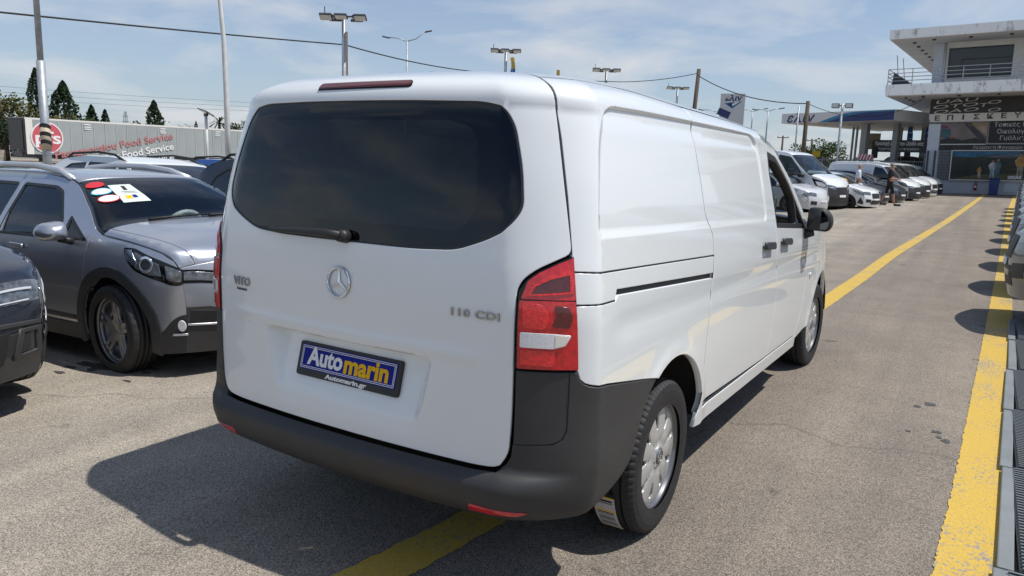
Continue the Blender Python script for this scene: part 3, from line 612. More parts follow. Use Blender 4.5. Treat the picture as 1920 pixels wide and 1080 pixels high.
def road_paint():
    m = bpy.data.materials.new('yellow_road_paint'); m.use_nodes = True; t = m.node_tree; b = t.nodes['Principled BSDF']; L = t.links.new
    tc = N(t, 'ShaderNodeTexCoord'); mp = N(t, 'ShaderNodeMapping'); mp.inputs['Scale'].default_value = (1, .6, 1); L(tc.outputs['Object'], mp.inputs[0])
    n1 = N(t, 'ShaderNodeTexNoise'); n1.inputs['Scale'].default_value = 60; n1.inputs['Detail'].default_value = 6; n1.inputs['Roughness'].default_value = .7; L(mp.outputs[0], n1.inputs['Vector'])
    n2 = N(t, 'ShaderNodeTexNoise'); n2.inputs['Scale'].default_value = 3.0; n2.inputs['Detail'].default_value = 4; L(mp.outputs[0], n2.inputs['Vector'])
    a = N(t, 'ShaderNodeMath', operation='MULTIPLY_ADD'); L(n2.outputs['Fac'], a.inputs[0]); a.inputs[1].default_value = .55; L(n1.outputs['Fac'], a.inputs[2])
    r = N(t, 'ShaderNodeValToRGB'); r.color_ramp.elements[0].position = .83; r.color_ramp.elements[1].position = .89
    r.color_ramp.elements[0].color = (.55, .365, .06, 1); r.color_ramp.elements[1].color = (.28, .25, .205, 1); L(a.outputs[0], r.inputs[0])
    n3 = N(t, 'ShaderNodeTexNoise'); n3.inputs['Scale'].default_value = 140; L(tc.outputs['Object'], n3.inputs['Vector'])
    mr = N(t, 'ShaderNodeMapRange'); mr.inputs['From Min'].default_value = .3; mr.inputs['From Max'].default_value = .7; mr.inputs['To Min'].default_value = .8; mr.inputs['To Max'].default_value = 1.15; L(n3.outputs['Fac'], mr.inputs['Value'])
    sc = N(t, 'ShaderNodeVectorMath', operation='SCALE'); L(r.outputs[0], sc.inputs[0]); L(mr.outputs[0], sc.inputs['Scale']); L(sc.outputs[0], b.inputs['Base Color'])
    b.inputs['Roughness'].default_value = .75
    bp = N(t, 'ShaderNodeBump'); bp.inputs['Strength'].default_value = .5; bp.inputs['Distance'].default_value = .003; L(n1.outputs['Fac'], bp.inputs['Height']); L(bp.outputs[0], b.inputs['Normal'])
    return m
YPAINT = road_paint()
def axis(lim, fine, n): 
    a = np.concatenate([np.linspace(0, fine, n), np.geomspace(fine*1.06, lim, 26)]); return np.unique(np.concatenate([-a[::-1], a]))
ax_, ay_ = axis(900, 16, 46), axis(900, 16, 46)
gx_, gy_ = np.meshgrid(ax_-1, ay_+6, indexing='ij'); gV = np.stack([gx_, gy_, gz(gx_, gy_)], -1).reshape(-1, 3); ny = len(ay_)
tag(mk('ground', gV, [(i*ny+j, (i+1)*ny+j, (i+1)*ny+j+1, i*ny+j+1) for i in range(len(ax_)-1) for j in range(ny-1)], ASPH, None, True), kind='structure')
def stripe(pts, w, jit=.006, sp=.06, lift=.005):
    """painted line along a path, with slightly ragged edges; sits just above the asphalt"""
    P = np.array(pts, float); d = np.r_[0, np.cumsum(np.hypot(*np.diff(P, axis=0).T))]; n = int(min(1400, d[-1]/sp))+2; t = np.linspace(0, 1, n)**1.6*d[-1]
    x = pchip(t, d, P[:, 0]); y = pchip(t, d, P[:, 1]); tx, ty = np.gradient(x), np.gradient(y); l = np.hypot(tx, ty); nx, nyy = -ty/l, tx/l
    ww = pchip(t, d, np.broadcast_to(w, len(P))); a = ww/2+nrs.uniform(-jit, jit, n); b = ww/2+nrs.uniform(-jit, jit, n)
    A = np.stack([x+nx*a, y+nyy*a], 1); B = np.stack([x-nx*b, y-nyy*b], 1)
    V = [(p[0], p[1], float(gz(*p))+lift) for p in A]+[(p[0], p[1], float(gz(*p))+lift) for p in B]
    return tag(mk('lane_marking', V, [(i, n+i, n+i+1, i+1) for i in range(n-1)], YPAINT), kind='structure')
stripe([(.06, -.6), (.20, .2), (.27, .9), (.38, 2.5), (.46, 5), (.52, 7.6), (.60, 10.2), (.66, 13.1), (.80, 16.5), (1.09, 23.4), (1.48, 34.3), (2.06, 53.0)], .21)
stripe([(2.05, -1.0), (2.11, 1.4), (2.145, 2.3), (2.18, 3.5), (2.28, 7.0), (2.40, 11.5), (2.56, 17.4), (2.92, 31.3), (3.62, 52)], [.235]*5+[.22]*4, .005, .03)

DAMP = mat('damp_asphalt', (.075, .07, .065), .45, noise=(40, .3))
def damp(name, spots):
    m = MB()
    for x, y, r, st in spots:
        n = 16; a0 = rnd.random()*6; P = [(x+r*st*(1+.5*math.sin(3*a+a0)*rnd.uniform(.3, 1))*math.cos(a), y+r*(1+.5*math.sin(2*a+a0)*rnd.uniform(.3, 1))*math.sin(a)) for a in np.linspace(0, 2*math.pi, n, endpoint=False)]
        m.add([(p[0], p[1], float(gz(*p))+.0035) for p in P], [tuple(range(n))])
    tag(m.obj(name, DAMP), kind='structure')
damp('damp_patch', [(-3.66, 1.05, .05, 2), (-3.42, 1.08, .07, 2.6), (-3.27, 1.17, .06, 2.4), (-3.12, 1.24, .035, 2), (-3.66, .93, .03, 2), (-3.57, .81, .02, 3), (-2.95, .95, .012, 4), (-3.52, 1.2, .05, 1.6), (-3.3, 1.27, .05, 1.6), (-3.45, .98, .03, 1.5), (-3.05, 1.15, .02, 2)])
damp('damp_patch', [(1.84, 3.84, .05, .7), (1.77, 3.74, .03, .7), (1.91, 3.23, .035, .8), (1.97, 3.08, .03, .8), (1.93, 3.13, .02, .8), (1.76, 3.14, .018, .8)])
# ------------------------------------------------------------------ parked cars and vans (origin: ground under the rear bumper, nose to +y)
WCACHE = {}
def car_wheel(style, r, parent, loc, rz, spin):
    key = (style, r)
    if key not in WCACHE:
        fine = style.endswith('+'); st = style.rstrip('+'); rim = r*(.715 if fine else .66)
        m = {'alloy': DARKALLOY, 'bright': SILVER, 'steel': SILVER, 'black': BLACKPL}[st.split('_')[0]]
        t = lathe('wheel', [(-.08, .1), (-.08, rim-.01), (.075, rim-.004), (.085, rim+.012), (.075, rim+.016)], m, None, 40 if fine else 20)
        V, F = tyre_geo(r, .205, rim+.004, 96 if fine else 36); mk('tyre', V, F, RUBBER, t, True)
        lathe('brake_disc', [(.0, .02), (.02, .06), (.02, r*.45), (.0, r*.45)], MATS['cast_iron'], t, 20)
        holes = []
        for k in range(5):
            for (w0, w1) in ((.07, .045),) if not fine else ((.05, .03),):
                a = 2*math.pi*(k+.5)/5; R0, R1 = rim*.36, rim*.90; n = 4
                b0, b1 = (.30, .50) if not fine else (.20, .44)
                h = [(R0*math.cos(a+x), R0*math.sin(a+x)) for x in (-b0, 0, b0)]+[(R1*math.cos(a+x), R1*math.sin(a+x)) for x in np.linspace(b1, -b1, 5)]
                holes.append(h)
            if fine:
                a = 2*math.pi*k/5; holes.append([(R0*1.5*math.cos(a-.05), R0*1.5*math.sin(a-.05)), (rim*.86*math.cos(a-.09), rim*.86*math.sin(a-.09)), (rim*.86*math.cos(a+.09), rim*.86*math.sin(a+.09)), (R0*1.5*math.cos(a+.05), R0*1.5*math.sin(a+.05))])
        panel('rim', arc_pts(0, 0, rim, 0, 350, 35), lambda a, b: np.stack([.07-.02*(np.hypot(a, b)/rim-1)**2*1.5+0*a, a, b], -1), m, t, sp=.05, holes=holes, th=.03, bev=.004)
        WCACHE[key] = t; new = t; new.parent = parent
    else: new = copy_tree(WCACHE[key], parent)
    new.location = loc; new.rotation_euler = (spin, 0, rz); return new
class Car:
    """side silhouette + width function; flanks are laid on (y, z), the top and ends on (q, t) strips between the two side edges"""
    def __init__(s, label, cat, L, hw, sil, wz, axr, axf, wr, paint, loc, rz, tf=.30, lf=.75, tr=.16, lr=.5, sill=.24, sp=.09, name='parked_car', group=None, rx=0, ry=0, wheel='alloy', m=2.6, arch=None):
        s.L, s.hw, s.wr, s.paint, s.sp, s.m, s.wheel, s.ax = L, hw, wr, paint, sp, m, wheel, (axr, axf)
        s.root = thing(name, label, cat, loc, rz, group, rx, ry)
        a = np.array(sil, float); s.y, s.z, s.h = a[:, 0], a[:, 1], a[:, 2]; s.T = np.r_[0, np.cumsum(np.hypot(np.diff(s.y), np.diff(s.z)))]
        s.wz = np.array(wz, float); s.tf, s.lf, s.tr, s.lr, s.sill = tf, lf, tr, lr, sill; s.ar = arch or wr*1.17
    def W(s, y, z):
        w = pchip(z, s.wz[:, 0], s.wz[:, 1])*s.hw
        return w*(1-s.tf*np.clip((y-(s.L-s.lf))/s.lf, 0, 1)**2.3-s.tr*np.clip((s.lr-y)/s.lr, 0, 1)**2.3)
    def side(s, a, b): a = np.asarray(a, float); b = np.asarray(b, float); return np.stack([s.W(a, b), a, b], -1)
    def left(s, a, b): a = np.asarray(a, float); b = np.asarray(b, float); return np.stack([-s.W(-a, b), -a, b], -1)
    def top(s, a, t):
        q = np.clip(np.asarray(a, float)/.8, -1, 1); t = np.asarray(t, float); y = pchip(t, s.T, s.y); z = pchip(t, s.T, s.z); h = pchip(t, s.T, s.h)
        e = 2e-3; ty = pchip(t+e, s.T, s.y)-pchip(t-e, s.T, s.y); tz = pchip(t+e, s.T, s.z)-pchip(t-e, s.T, s.z); l = np.hypot(ty, tz)+1e-9
        k = sst(.55, .95, abs(tz/l)); mm = s.m*(1-k)+2*k; g = h*np.clip(1-abs(q)**mm, 0, 1)**((1-k)/s.m+k); return np.stack([q*s.W(y, z), y-tz/l*g, z+ty/l*g], -1)
    def tt(s, i): i0 = int(i); return s.T[i0]+(s.T[min(i0+1, len(s.T)-1)]-s.T[i0])*(i-i0)
    def edge(s, i0=0, i1=None, n=60):
        t = np.linspace(s.tt(i0), s.tt(len(s.T)-1 if i1 is None else i1), n); return [(float(pchip(x, s.T, s.y)), float(pchip(x, s.T, s.z))) for x in t]
    def bottom(s):
        """front to rear along the sill, over both wheel arches"""
        p = []; r = s.ar
        for yc in (s.ax[1], s.ax[0]):
            a = math.degrees(math.asin(max(-.9, min(.9, (s.sill-s.wr)/r)))); p += arc_pts(yc, s.wr, r, a, 180-a, 16)
        return p
    def both(s, name, poly, m, parents=None, **k):
        hs = k.pop('holes', ()); k.setdefault('sp', s.sp); pr = parents or (s.root, s.root)
        return (panel(name, poly, s.side, m, pr[0], holes=hs, **k), panel(name, mirror(poly), s.left, m, pr[1], holes=[mirror(h) for h in hs], **k))
    def strip(s, name, i0, i1, m, q=1., q1=None, **k):
        k.setdefault('sp', s.sp*1.3); par = k.pop('parent', s.root); holes = k.pop('holes', ()); a = .797*q; b = .797*(q if q1 is None else q1)
        return panel(name, [(-a, s.tt(i0)), (a, s.tt(i0)), (b, s.tt(i1)), (-b, s.tt(i1))], s.top, m, par, holes=holes, **k)
    def tpoly(s, name, pts, m, parent=None, **k):
        """polygon on the strips: points (q, silhouette index)"""
        k.setdefault('sp', s.sp); return panel(name, [(.8*q, s.tt(i)) for q, i in pts], s.top, m, parent or s.root, **k)
    def flanks(s, wins, cuts=(), gm=GLASSF, seal=True, names=None):
        poly = s.edge(); poly = poly[::-1] if area(poly) < 0 else poly
        full = s.edge()+s.bottom()
        full = full if area(full) > 0 else full[::-1]
        segs = [full]
        for c in cuts:                       # c = (y at sill, y at belt, y at roof): door joints
            new = []
            for g in segs:
                def sidev(p): return p[0]-np.interp(p[1], [0, .5*s.zb, s.zb, 3], [c[0], c[0], c[1], c[1]+(3-s.zb)*(c[2]-c[1])/(s.zt-s.zb)])
                A, B = [], []
                n = len(g)
                for i in range(n):
                    p, r = g[i], g[(i+1) % n]; a, b = sidev(p), sidev(r); (A if a < 0 else B).append(p)
                    if a*b < 0:
                        lo, hi = 0., 1.
                        for _ in range(30):
                            mid = (lo+hi)/2; v = sidev((p[0]+(r[0]-p[0])*mid, p[1]+(r[1]-p[1])*mid)); lo, hi = (mid, hi) if v*a > 0 else (lo, mid)
                        x = (p[0]+(r[0]-p[0])*lo, p[1]+(r[1]-p[1])*lo); A.append(x); B.append(x)
                def gap(P, d): return [(x+d if abs(sidev((x, z))) < 1e-3 else x, z) for x, z in P]
                for P, d in ((A, -.002), (B, .002)):
                    if len(P) > 3: new.append(gap(P, d))
            segs = new
        segs.sort(key=lambda g: np.mean([p[0] for p in g])); names = names or ['body_side']; out = []
        for i, g in enumerate(segs):
            hs = [w for w in wins if inside(np.array([np.mean(w, 0)]), [g])[0]]
            pr = s.both(names[min(i, len(names)-1)], g, s.paint, holes=hs, th=.02); out.append(pr)
            for w in hs:
                ww = offset_in(resample(w, .06), .003).tolist()
                if seal: s.both('window_seal', w, BLACKPL, pr, holes=[offset_in(resample(w, .06), .022).tolist()], th=.02, bev=.002, off=.001)
                s.both('side_window', ww, gm, pr, sp=.15, th=.004, bev=.001, off=-.008)
        return out
    def wheels(s, spin=.3, steer=0):
        for x in (1, -1):
            for k, yc in enumerate(s.ax):
                xw = s.hw-.095
                car_wheel(s.wheel, s.wr, s.root, (x*xw, yc, s.wr), (0 if x > 0 else math.pi)+(steer if k else 0), spin+k)
                lathe('wheel_well', [(x*.42, .02), (x*.42, s.ar+.015), (x*(s.hw*.93), s.ar+.015)], DARK, s.root, 14, arc=(R_(-10), R_(190)), loc=(0, yc, s.wr))
        MB().box((0, s.L/2, s.sill+.02), (s.hw*1.05, s.L*.9, .1)).obj('underbody', DARK, s.root)
    def mirrors(s, y, z, m=None, k=1.):
        for x in (1, -1):
            X = float(s.W(np.array(y), np.array(z))); ring = rounded([(.03, -.045), (.19, -.05), (.235, .0), (.20, .07), (.05, .09)], .04, 4); c = np.mean(ring, 0); V = []; F = []; n = len(ring)
            for f, dy in ((.9, -.04), (1, 0), (.93, .06), (.7, .11), (.25, .135)): V += [(x*(X+(c[0]+(a-c[0])*f)*k), y+dy*k, z+.06+(c[1]+(b-c[1])*f)*k) for a, b in ring]
            for r in range(4): F += [(r*n+i, r*n+(i+1) % n, (r+1)*n+(i+1) % n, (r+1)*n+i) for i in range(n)]
            F += [tuple(range(4*n, 5*n)), tuple(range(n-1, -1, -1))]
            if x < 0: F = [f[::-1] for f in F]
            o = mk('door_mirror', V, F, m or s.paint, s.root, True); MB().tube([(x*(X-.03), y+.03, z-.01), (x*(X+.09*k), y+.03, z+.02)], [.03, .025], 8).obj('mirror_foot', BLACKPL, o, True)
    def handles(s, ys, z, pr=None):
        for y in ys: s.both('door_handle', rounded([(y-.10, z-.014), (y+.10, z-.02), (y+.10, z+.016), (y-.10, z+.02)], .014, 3), s.paint, pr, sp=.06, th=.02, bev=.008, off=.03)
    def place(s, lift=0.):
        x, y, z = s.root.location; s.root.location.z = float(gz(x, y))+lift
SILV = mat('dusty_silver', (.60, .61, .62), .3, metal=.5, coat=.5)
def paintm(name, c, metal=0., r=.3): return mat(name, c, r, metal=metal, coat=1.)
P_GREY = paintm('grey_metallic', (.46, .48, .53), .66, .30); P_DARK = paintm('dark_blue_grey', (.022, .026, .036), .4, .3); P_BLACK = paintm('black_paint', (.008, .008, .009)); P_BLUE = paintm('blue_paint', (.02, .14, .52)); P_SILV = paintm('silver_paint', (.46, .47, .49), .6, .35); P_MID = paintm('mid_grey_paint', (.13, .13, .13), .3)
# normalised silhouettes: (y/L, z/H, crown)
S_HATCH = [(.02, .15, .03), (.0, .30, .06), (.008, .46, .07), (.02, .60, .08), (.085, .86, .08), (.14, .945, .05), (.28, .985, .03), (.42, .985, .03), (.53, .945, .04), (.64, .80, .08), (.745, .645, .09), (.85, .59, .07), (.925, .52, .09), (.952, .44, .16), (.958, .30, .19), (.95, .14, .16)]
S_VAN = [(.01, .12, .02), (.0, .25, .04), (.003, .45, .05), (.012, .65, .05), (.03, .90, .05), (.06, .96, .05), (.25, .985, .03), (.50, .98, .03), (.63, .945, .04), (.735, .76, .09), (.835, .585, .10), (.90, .545, .08), (.945, .48, .09), (.957, .40, .16), (.962, .26, .18), (.957, .12, .15)]
WZ_CAR = [(.15, .93), (.35, .985), (.60, 1.0), (.80, .985), (.95, .95), (1.2, .84), (1.45, .71), (1.6, .66)]
def scaled(sil, L, H): return [(a*L, b*H, c*min(1, L/4.2)) for a, b, c in sil]
def generic(label, cat, L, H, hw, paint, loc, rz, kind='hatch', wins=None, wheel='alloy', group='vehicles parked along the far side of the lane', bumper=None, lights=(.9, .56, .69), sp=.16, grille=True, wr=.31, rails=False, name='parked_car', ry=0, rx=0, gm=GLASSF, my=.70):
    base = S_HATCH if kind == 'hatch' else S_VAN
    wz = [(z*H/1.5, w) for z, w in WZ_CAR] if kind == 'hatch' else [(.15, .94), (.4, .98), (.6*H, 1.0), (.75*H, .95), (.9*H, .86), (H, .82)]
    axr, axf = (.17*L, .80*L) if kind == 'hatch' else (.19*L, .81*L)
    c = Car(label, cat, L, hw, scaled(base, L, H), wz, axr, axf, wr, paint, loc, rz, sp=sp, name=name, group=group, wheel=wheel, ry=ry, rx=rx, tf=.34, lf=.8); c.zb, c.zt = .62*H, .95*H
    if wins is None:
        wins = [[(.13*L, .66*H), (.30*L, .645*H), (.30*L, .93*H), (.20*L, .91*H), (.155*L, .84*H)], [(.315*L, .64*H), (.495*L, .625*H), (.495*L, .93*H), (.315*L, .935*H)], [(.51*L, .62*H), (.71*L, .61*H), (.63*L, .77*H), (.545*L, .91*H), (.51*L, .925*H)]] if kind == 'hatch' else [[(.565*L, .60*H), (.79*L, .575*H), (.735*L, .72*H), (.66*L, .885*H), (.565*L, .92*H)]]
    c.flanks([rounded(w, .03, 3) for w in wins], gm=gm, seal=sp < .15)
    c.strip('tailgate', 0, 3, paint); c.strip('rear_window', 3, 4.6, gm, .93); c.strip('tailgate_top', 3, 4.7, paint, 1., holes=[[(-.8*.92, c.tt(3)+.01), (.8*.92, c.tt(3)+.01), (.8*.90, c.tt(4.5)), (-.8*.90, c.tt(4.5))]])
    c.strip('roof', 4.7, 8.3, paint); c.strip('windscreen', 8.3, 10.1, gm, .985, off=-.004)
    c.strip('bonnet', 10.1, 12.9, paint); c.strip('front_bumper', 12.9, 15, bumper or paint)
    for s in (1, -1):
        g = [(s*.50, 12.75), (s*.99, 12.3), (s*.99, 12.98), (s*.55, 13.2)]; c.tpoly('headlamp', g, LAMPC, off=.004, th=.02)
        g = [(s*.55, 13.9), (s*.9, 13.8), (s*.9, 14.3), (s*.55, 14.35)]; c.tpoly('fog_lamp', g, BLACKPL, off=.004)
    y0, z0, z1 = lights; hl = [((y0-.045)*L, z1*H*.86), (y0*L+.03*L, z0*H*.82), (.965*L, .43*H), (.965*L, .50*H), (.92*L, .525*H), (.86*L, .585*H)]
    c.both('headlamp', rounded([(.84*L, .565*H), (.895*L, .455*H), (.953*L, .415*H), (.948*L, .465*H), (.915*L, .515*H)], .02, 3), LAMPC, off=.006, th=.02)
    if grille: c.tpoly('grille', [(-.45, 12.95), (.45, 12.95), (.42, 13.75), (-.42, 13.75)], BLACKPL, off=.003); c.tpoly('lower_grille', [(-.5, 14.0), (.5, 14.0), (.55, 14.6), (-.55, 14.6)], BLACKPL, off=.003)
    c.tpoly('number_plate', [(-.28, 13.78), (.28, 13.78), (.28, 14.02), (-.28, 14.02)], PWHITE, off=.012)
    if bumper:
        c.both('bumper_side', [(c.ax[1]+c.ar+.02, .18), (.955*L, .18), (.958*L, .36*H*.9), (c.ax[1]+c.ar+.02, .34*H*.9)], bumper, off=.006)
    c.tpoly('tail_lamp', [(.8, 1.9), (.99, 1.9), (.99, 3.1), (.86, 3.1)], REDLENS, off=.006); c.tpoly('tail_lamp', [(-.99, 1.9), (-.8, 1.9), (-.86, 3.1), (-.99, 3.1)], REDLENS, off=.006)
    c.mirrors(my*L if kind == 'hatch' else .775*L, .62*H if kind == 'hatch' else .56*H, BLACKPL if kind != 'hatch' else None, 1. if kind == 'hatch' else 1.25); c.wheels()
    if rails:
        for s in (1, -1):
            X = [float(c.W(np.array(y*L), np.array(.97*H)))*.97*s for y in (.15, .2, .4, .52)]
            MB().tube([(X[0], .14*L, .945*H), (X[1], .19*L, 1.012*H), (X[2], .36*L, 1.035*H), (X[2], .46*L, 1.015*H), (X[3], .53*L, .945*H)], .018, 6).obj('roof_rail', INTBLK if rails == 'black' else SILV, c.root, True)
    c.place(); return c
# ---- the grey crossover to the left of the van
def rzv(x, y): return math.atan2(-x, y)      # heading: nose direction (x, y)
H08 = [(.08, .20, .03), (.0, .42, .06), (.01, .72, .07), (.05, .92, .08), (.30, 1.30, .08), (.52, 1.43, .05), (1.0, 1.475, .03), (1.7, 1.465, .035), (2.38, 1.41, .05), (2.82, 1.22, .09), (3.18, 1.025, .10), (3.58, .985, .085), (3.85, .92, .09), (3.965, .81, .15), (3.985, .56, .20), (3.95, .22, .16)]
WZ08 = [(.15, .94), (.30, .97), (.50, .985), (.70, 1.0), (.85, .985), (.96, .955), (1.05, .905), (1.25, .76), (1.45, .60)]
h8 = R_(-93)+0; axf8 = 3.34
ox, oy = -3.66-(-math.sin(R_(-90)))*axf8, 2.06-math.cos(R_(-90))*axf8
c8 = Car('grey metallic crossover with roof rails and sale stickers on its windscreen', 'car', 4.16, .87, H08, WZ08, .80, axf8, .335, P_GREY, (ox+.37, oy-.13, 0), R_(-93), tf=.36, lf=.72, sp=.055, wheel='alloy+', rx=0, arch=.40)
c8.zb, c8.zt = .95, 1.42
w8 = [rounded([(.42, 1.02), (.72, .99), (.72, 1.33), (.60, 1.31)], .04, 4), rounded([(.76, .985), (1.60, .965), (1.60, 1.385), (.95, 1.40), (.76, 1.36)], .05, 4), rounded([(1.68, .965), (2.62, .965), (2.60, 1.10), (2.36, 1.325), (2.22, 1.365), (1.68, 1.385)], .04, 4), rounded([(2.665, .968), (3.03, .972), (2.66, 1.15)], .03, 3)]
fl8 = c8.flanks(w8, cuts=((.98, .74, .70), (1.92, 1.64, 1.62), (2.96, 2.98, 3.3)), gm=GLASSC, names=['rear_wing', 'rear_door', 'front_door', 'front_wing'])
c8.strip('tailgate', 0, 3.1, P_GREY); c8.strip('rear_window', 3.1, 4.9, GLASSC, .96); c8.strip('roof', 4.9, 8.25, P_GREY, sp=.06); c8.strip('windscreen', 8.25, 10.05, GLASSC, .975, .985, sp=.08, off=-.004, th=.005)
c8.tpoly('windscreen_border', [(-1, 8.22), (1, 8.22), (1, 10.1), (-1, 10.1)], FRIT, holes=[[(.8*q, c8.tt(i)) for q, i in ((-.93, 8.36), (.93, 8.36), (.955, 9.93), (-.955, 9.93))]], off=-.007, th=.003, bev=.0005)
c8.strip('bonnet', 10.1, 12.85, P_GREY, .93, .86, sp=.06)
c8.tpoly('bonnet_edge', [(-1, 10.1), (1, 10.1), (1, 12.85), (-1, 12.85)], P_GREY, holes=[[(.8*q, c8.tt(i)) for q, i in ((-.935, 10.12), (.935, 10.12), (.865, 12.845), (-.865, 12.845))]], sp=.06)
c8.strip('front_bumper', 12.87, 14.35, P_GREY, sp=.06); c8.strip('lower_bumper', 14.35, 15, GREYPL, sp=.06, off=.004)
c8.tpoly('grille', [(-.50, 12.98), (.50, 12.98), (.56, 13.15), (.42, 13.62), (-.42, 13.62), (-.56, 13.15)], BLACKPL, off=.004)
gr = c8.tpoly('grille_bar', [(-.46, 13.2), (.46, 13.2), (.45, 13.26), (-.45, 13.26)], CHROME, off=.012)
for s in (1, -1):
    g = (lambda p: p) if s > 0 else mirror; f = c8.side if s > 0 else c8.left
    hp = rounded([(3.50, .955), (3.62, .955), (3.86, .87), (3.985, .815), (3.985, .715), (3.95, .70), (3.90, .705), (3.86, .725), (3.76, .755), (3.63, .80), (3.55, .865)], .03, 4)
    hl = panel('headlamp', g(hp), f, FRIT, c8.root, sp=.04, th=.03, bev=.004, off=.004)
    panel('lamp_glass', g([(3.58, .915), (3.64, .925), (3.83, .85), (3.85, .765), (3.76, .775), (3.65, .815)]), f, mat('smoky_lens', (.10, .11, .12), .08, coat=1), hl, sp=.04, th=.005, off=.008)
    panel('lamp_ring', g(arc_pts(3.735, .845, .058, 0, 350, 24, .058)), f, CHROME, hl, holes=[g(arc_pts(3.735, .845, .040, 0, 350, 20, .040))], sp=.03, th=.004, off=.014)
    panel('lamp_lens', g(arc_pts(3.735, .845, .038, 0, 350, 20)), f, mat('lamp_projector', (.03, .04, .035), .05, coat=1), hl, sp=.02, th=.004, off=.012)
    panel('daylight_strip', g([(3.53, .94), (3.60, .94), (3.665, .85), (3.645, .83), (3.56, .87)]), f, CHROME, hl, sp=.04, th=.003, bev=.001, off=.010)
    panel('turn_lens', g(rounded([(3.87, .845), (3.975, .805), (3.975, .73), (3.93, .728), (3.885, .745)], .015, 3)), f, LAMPC, hl, sp=.03, th=.004, off=.010)
    lb = panel('lower_bumper', g(rounded([(3.745, .20), (3.96, .22), (3.985, .37), (3.985, .50), (3.95, .49), (3.92, .475), (3.88, .44), (3.83, .37), (3.745, .345)], [.01, .01, .01, .01, .03, .05, .05, .05, .01], 4)), f, GREYPL, c8.root, sp=.05, th=.02, off=.008)
    panel('fog_recess', g(rounded([(3.915, .36), (3.98, .365), (3.98, .475), (3.95, .475)], .03, 4)), f, INTBLK, lb, sp=.05, th=.004, off=.010)
    panel('fog_lamp', g(arc_pts(3.955, .42, .024, 0, 345, 20, .040)), f, WLENS, lb, sp=.02, th=.01, off=.02)
    panel('chrome_strip', g([(3.89, .345), (3.985, .352), (3.985, .366), (3.90, .362)]), f, SILV, lb, sp=.05, th=.01, off=.02)
    for yc in c8.ax:
        r = c8.ar; a0 = 8 if yc > 2 else -10; ring = arc_pts(yc, c8.wr, r+.075, -18, 198, 24)+arc_pts(yc, c8.wr, r-.004, 198, -18, 24)
        panel('arch_trim', g(ring), f, GREYPL, c8.root, sp=.06, th=.02, bev=.006, off=.012)
    panel('sill_trim', g([(.80+.46, .215), (3.34-.46, .215), (3.34-.46, .335), (.80+.46, .345)]), f, GREYPL, c8.root, sp=.1, th=.02, off=.012)
    panel('door_strip', g([(1.30, .375), (2.84, .365), (2.84, .395), (1.30, .405)]), f, GREYPL, c8.root, sp=.1, th=.01, off=.010)
    X = lambda y, z, k=.96: s*float(c8.W(np.array(y), np.array(z)))*k
    MB().tube([(X(.62, 1.43), .60, 1.425), (X(.8, 1.46), .75, 1.505), (X(1.3, 1.47), 1.25, 1.535), (X(1.8, 1.46), 1.75, 1.525), (X(2.2, 1.44), 2.12, 1.485), (X(2.38, 1.40), 2.36, 1.415)], [.028, .028, .026, .026, .028, .03], 10).obj('roof_rail', SILV, c8.root, True)
for s in (1, -1):
    q = lambda pts: [(s*a, b) for a, b in pts]
    hp = c8.tpoly('headlamp', q([(.995, 12.96), (.86, 13.02), (.66, 13.14), (.54, 13.40), (.66, 13.5), (.84, 13.42), (.995, 13.38)]), FRIT, off=.004, sp=.04)
    c8.tpoly('turn_lens', q([(.985, 13.05), (.86, 13.09), (.68, 13.21), (.60, 13.39), (.67, 13.43), (.84, 13.35), (.985, 13.30)]), LAMPC, hp, off=.009, sp=.03, th=.004)
    lb = c8.tpoly('lower_bumper', q([(.995, 14.02), (.80, 14.02), (.62, 14.1), (.55, 14.35), (.60, 15), (.995, 15)]), GREYPL, off=.010, sp=.05)
    c8.tpoly('fog_recess', q([(.97, 14.08), (.70, 14.12), (.64, 14.34), (.97, 14.34)]), INTBLK, lb, off=.013, sp=.05, th=.004)
    c8.tpoly('chrome_strip', q([(.99, 14.36), (.62, 14.36), (.62, 14.40), (.99, 14.40)]), SILV, lb, off=.022, sp=.05, th=.01)
c8.mirrors(2.80, .965, None, 1.1); c8.handles((1.30, 2.05), .885)
for y0, y1, i in ((.55, -.25, 10.02), (-.12, -.75, 10.0)):
    MB().tube([tuple(c8.top(np.array([.8*q]), np.array([c8.tt(i)+dt]))[0]+np.array([0, 0, .012])) for q, dt in ((y0, .02), ((y0+y1)/2, -.02), (y1, -.05))], [.014, .009, .007], 6).obj('wiper', INTBLK, c8.root, True)
# stickers and price sheet inside the top corner of the windscreen
wt = c8.root
def oval(name, q, i, rq, ri, m, o, par=wt): return panel(name, [(.8*q+a, c8.tt(i)+b) for a, b in arc_pts(0, 0, rq, 0, 345, 24, ri)], c8.top, m, par, sp=.03, th=.0008, bev=.0002, off=o)
PRED = mat('print_red', (.55, .02, .03), .4); PCY = mat('print_cyan', (.05, .42, .62), .4)
s1 = oval('sticker', .84, 8.50, .096, .050, PRED, .002); text_on('sticker_print', '6', c8.top, (.8*.84, c8.tt(8.50)), -.075, PWHITE, s1, depth=.0005, lift=.0026)
s2 = oval('sticker', .815, 8.76, .100, .054, PCY, .002); oval('sticker_face', .815, 8.76, .089, .042, PWHITE, .003, s2)
s3 = oval('sticker', .785, 9.02, .102, .054, PRED, .002); oval('sticker_face', .785, 9.02, .092, .044, PWHITE, .003, s3); text_on('sticker_print', 'W WORTH', c8.top, (.8*.785, c8.tt(9.02)), -.034, PRED, s3, depth=.0005, lift=.0036)
sh = c8.tpoly('price_sheet', [(.40, 8.58), (.70, 8.58), (.66, 9.22), (.34, 9.22)], mat('sheet_paper', (.60, .68, .62), .6), off=.0015, th=.0008, bev=.0002)
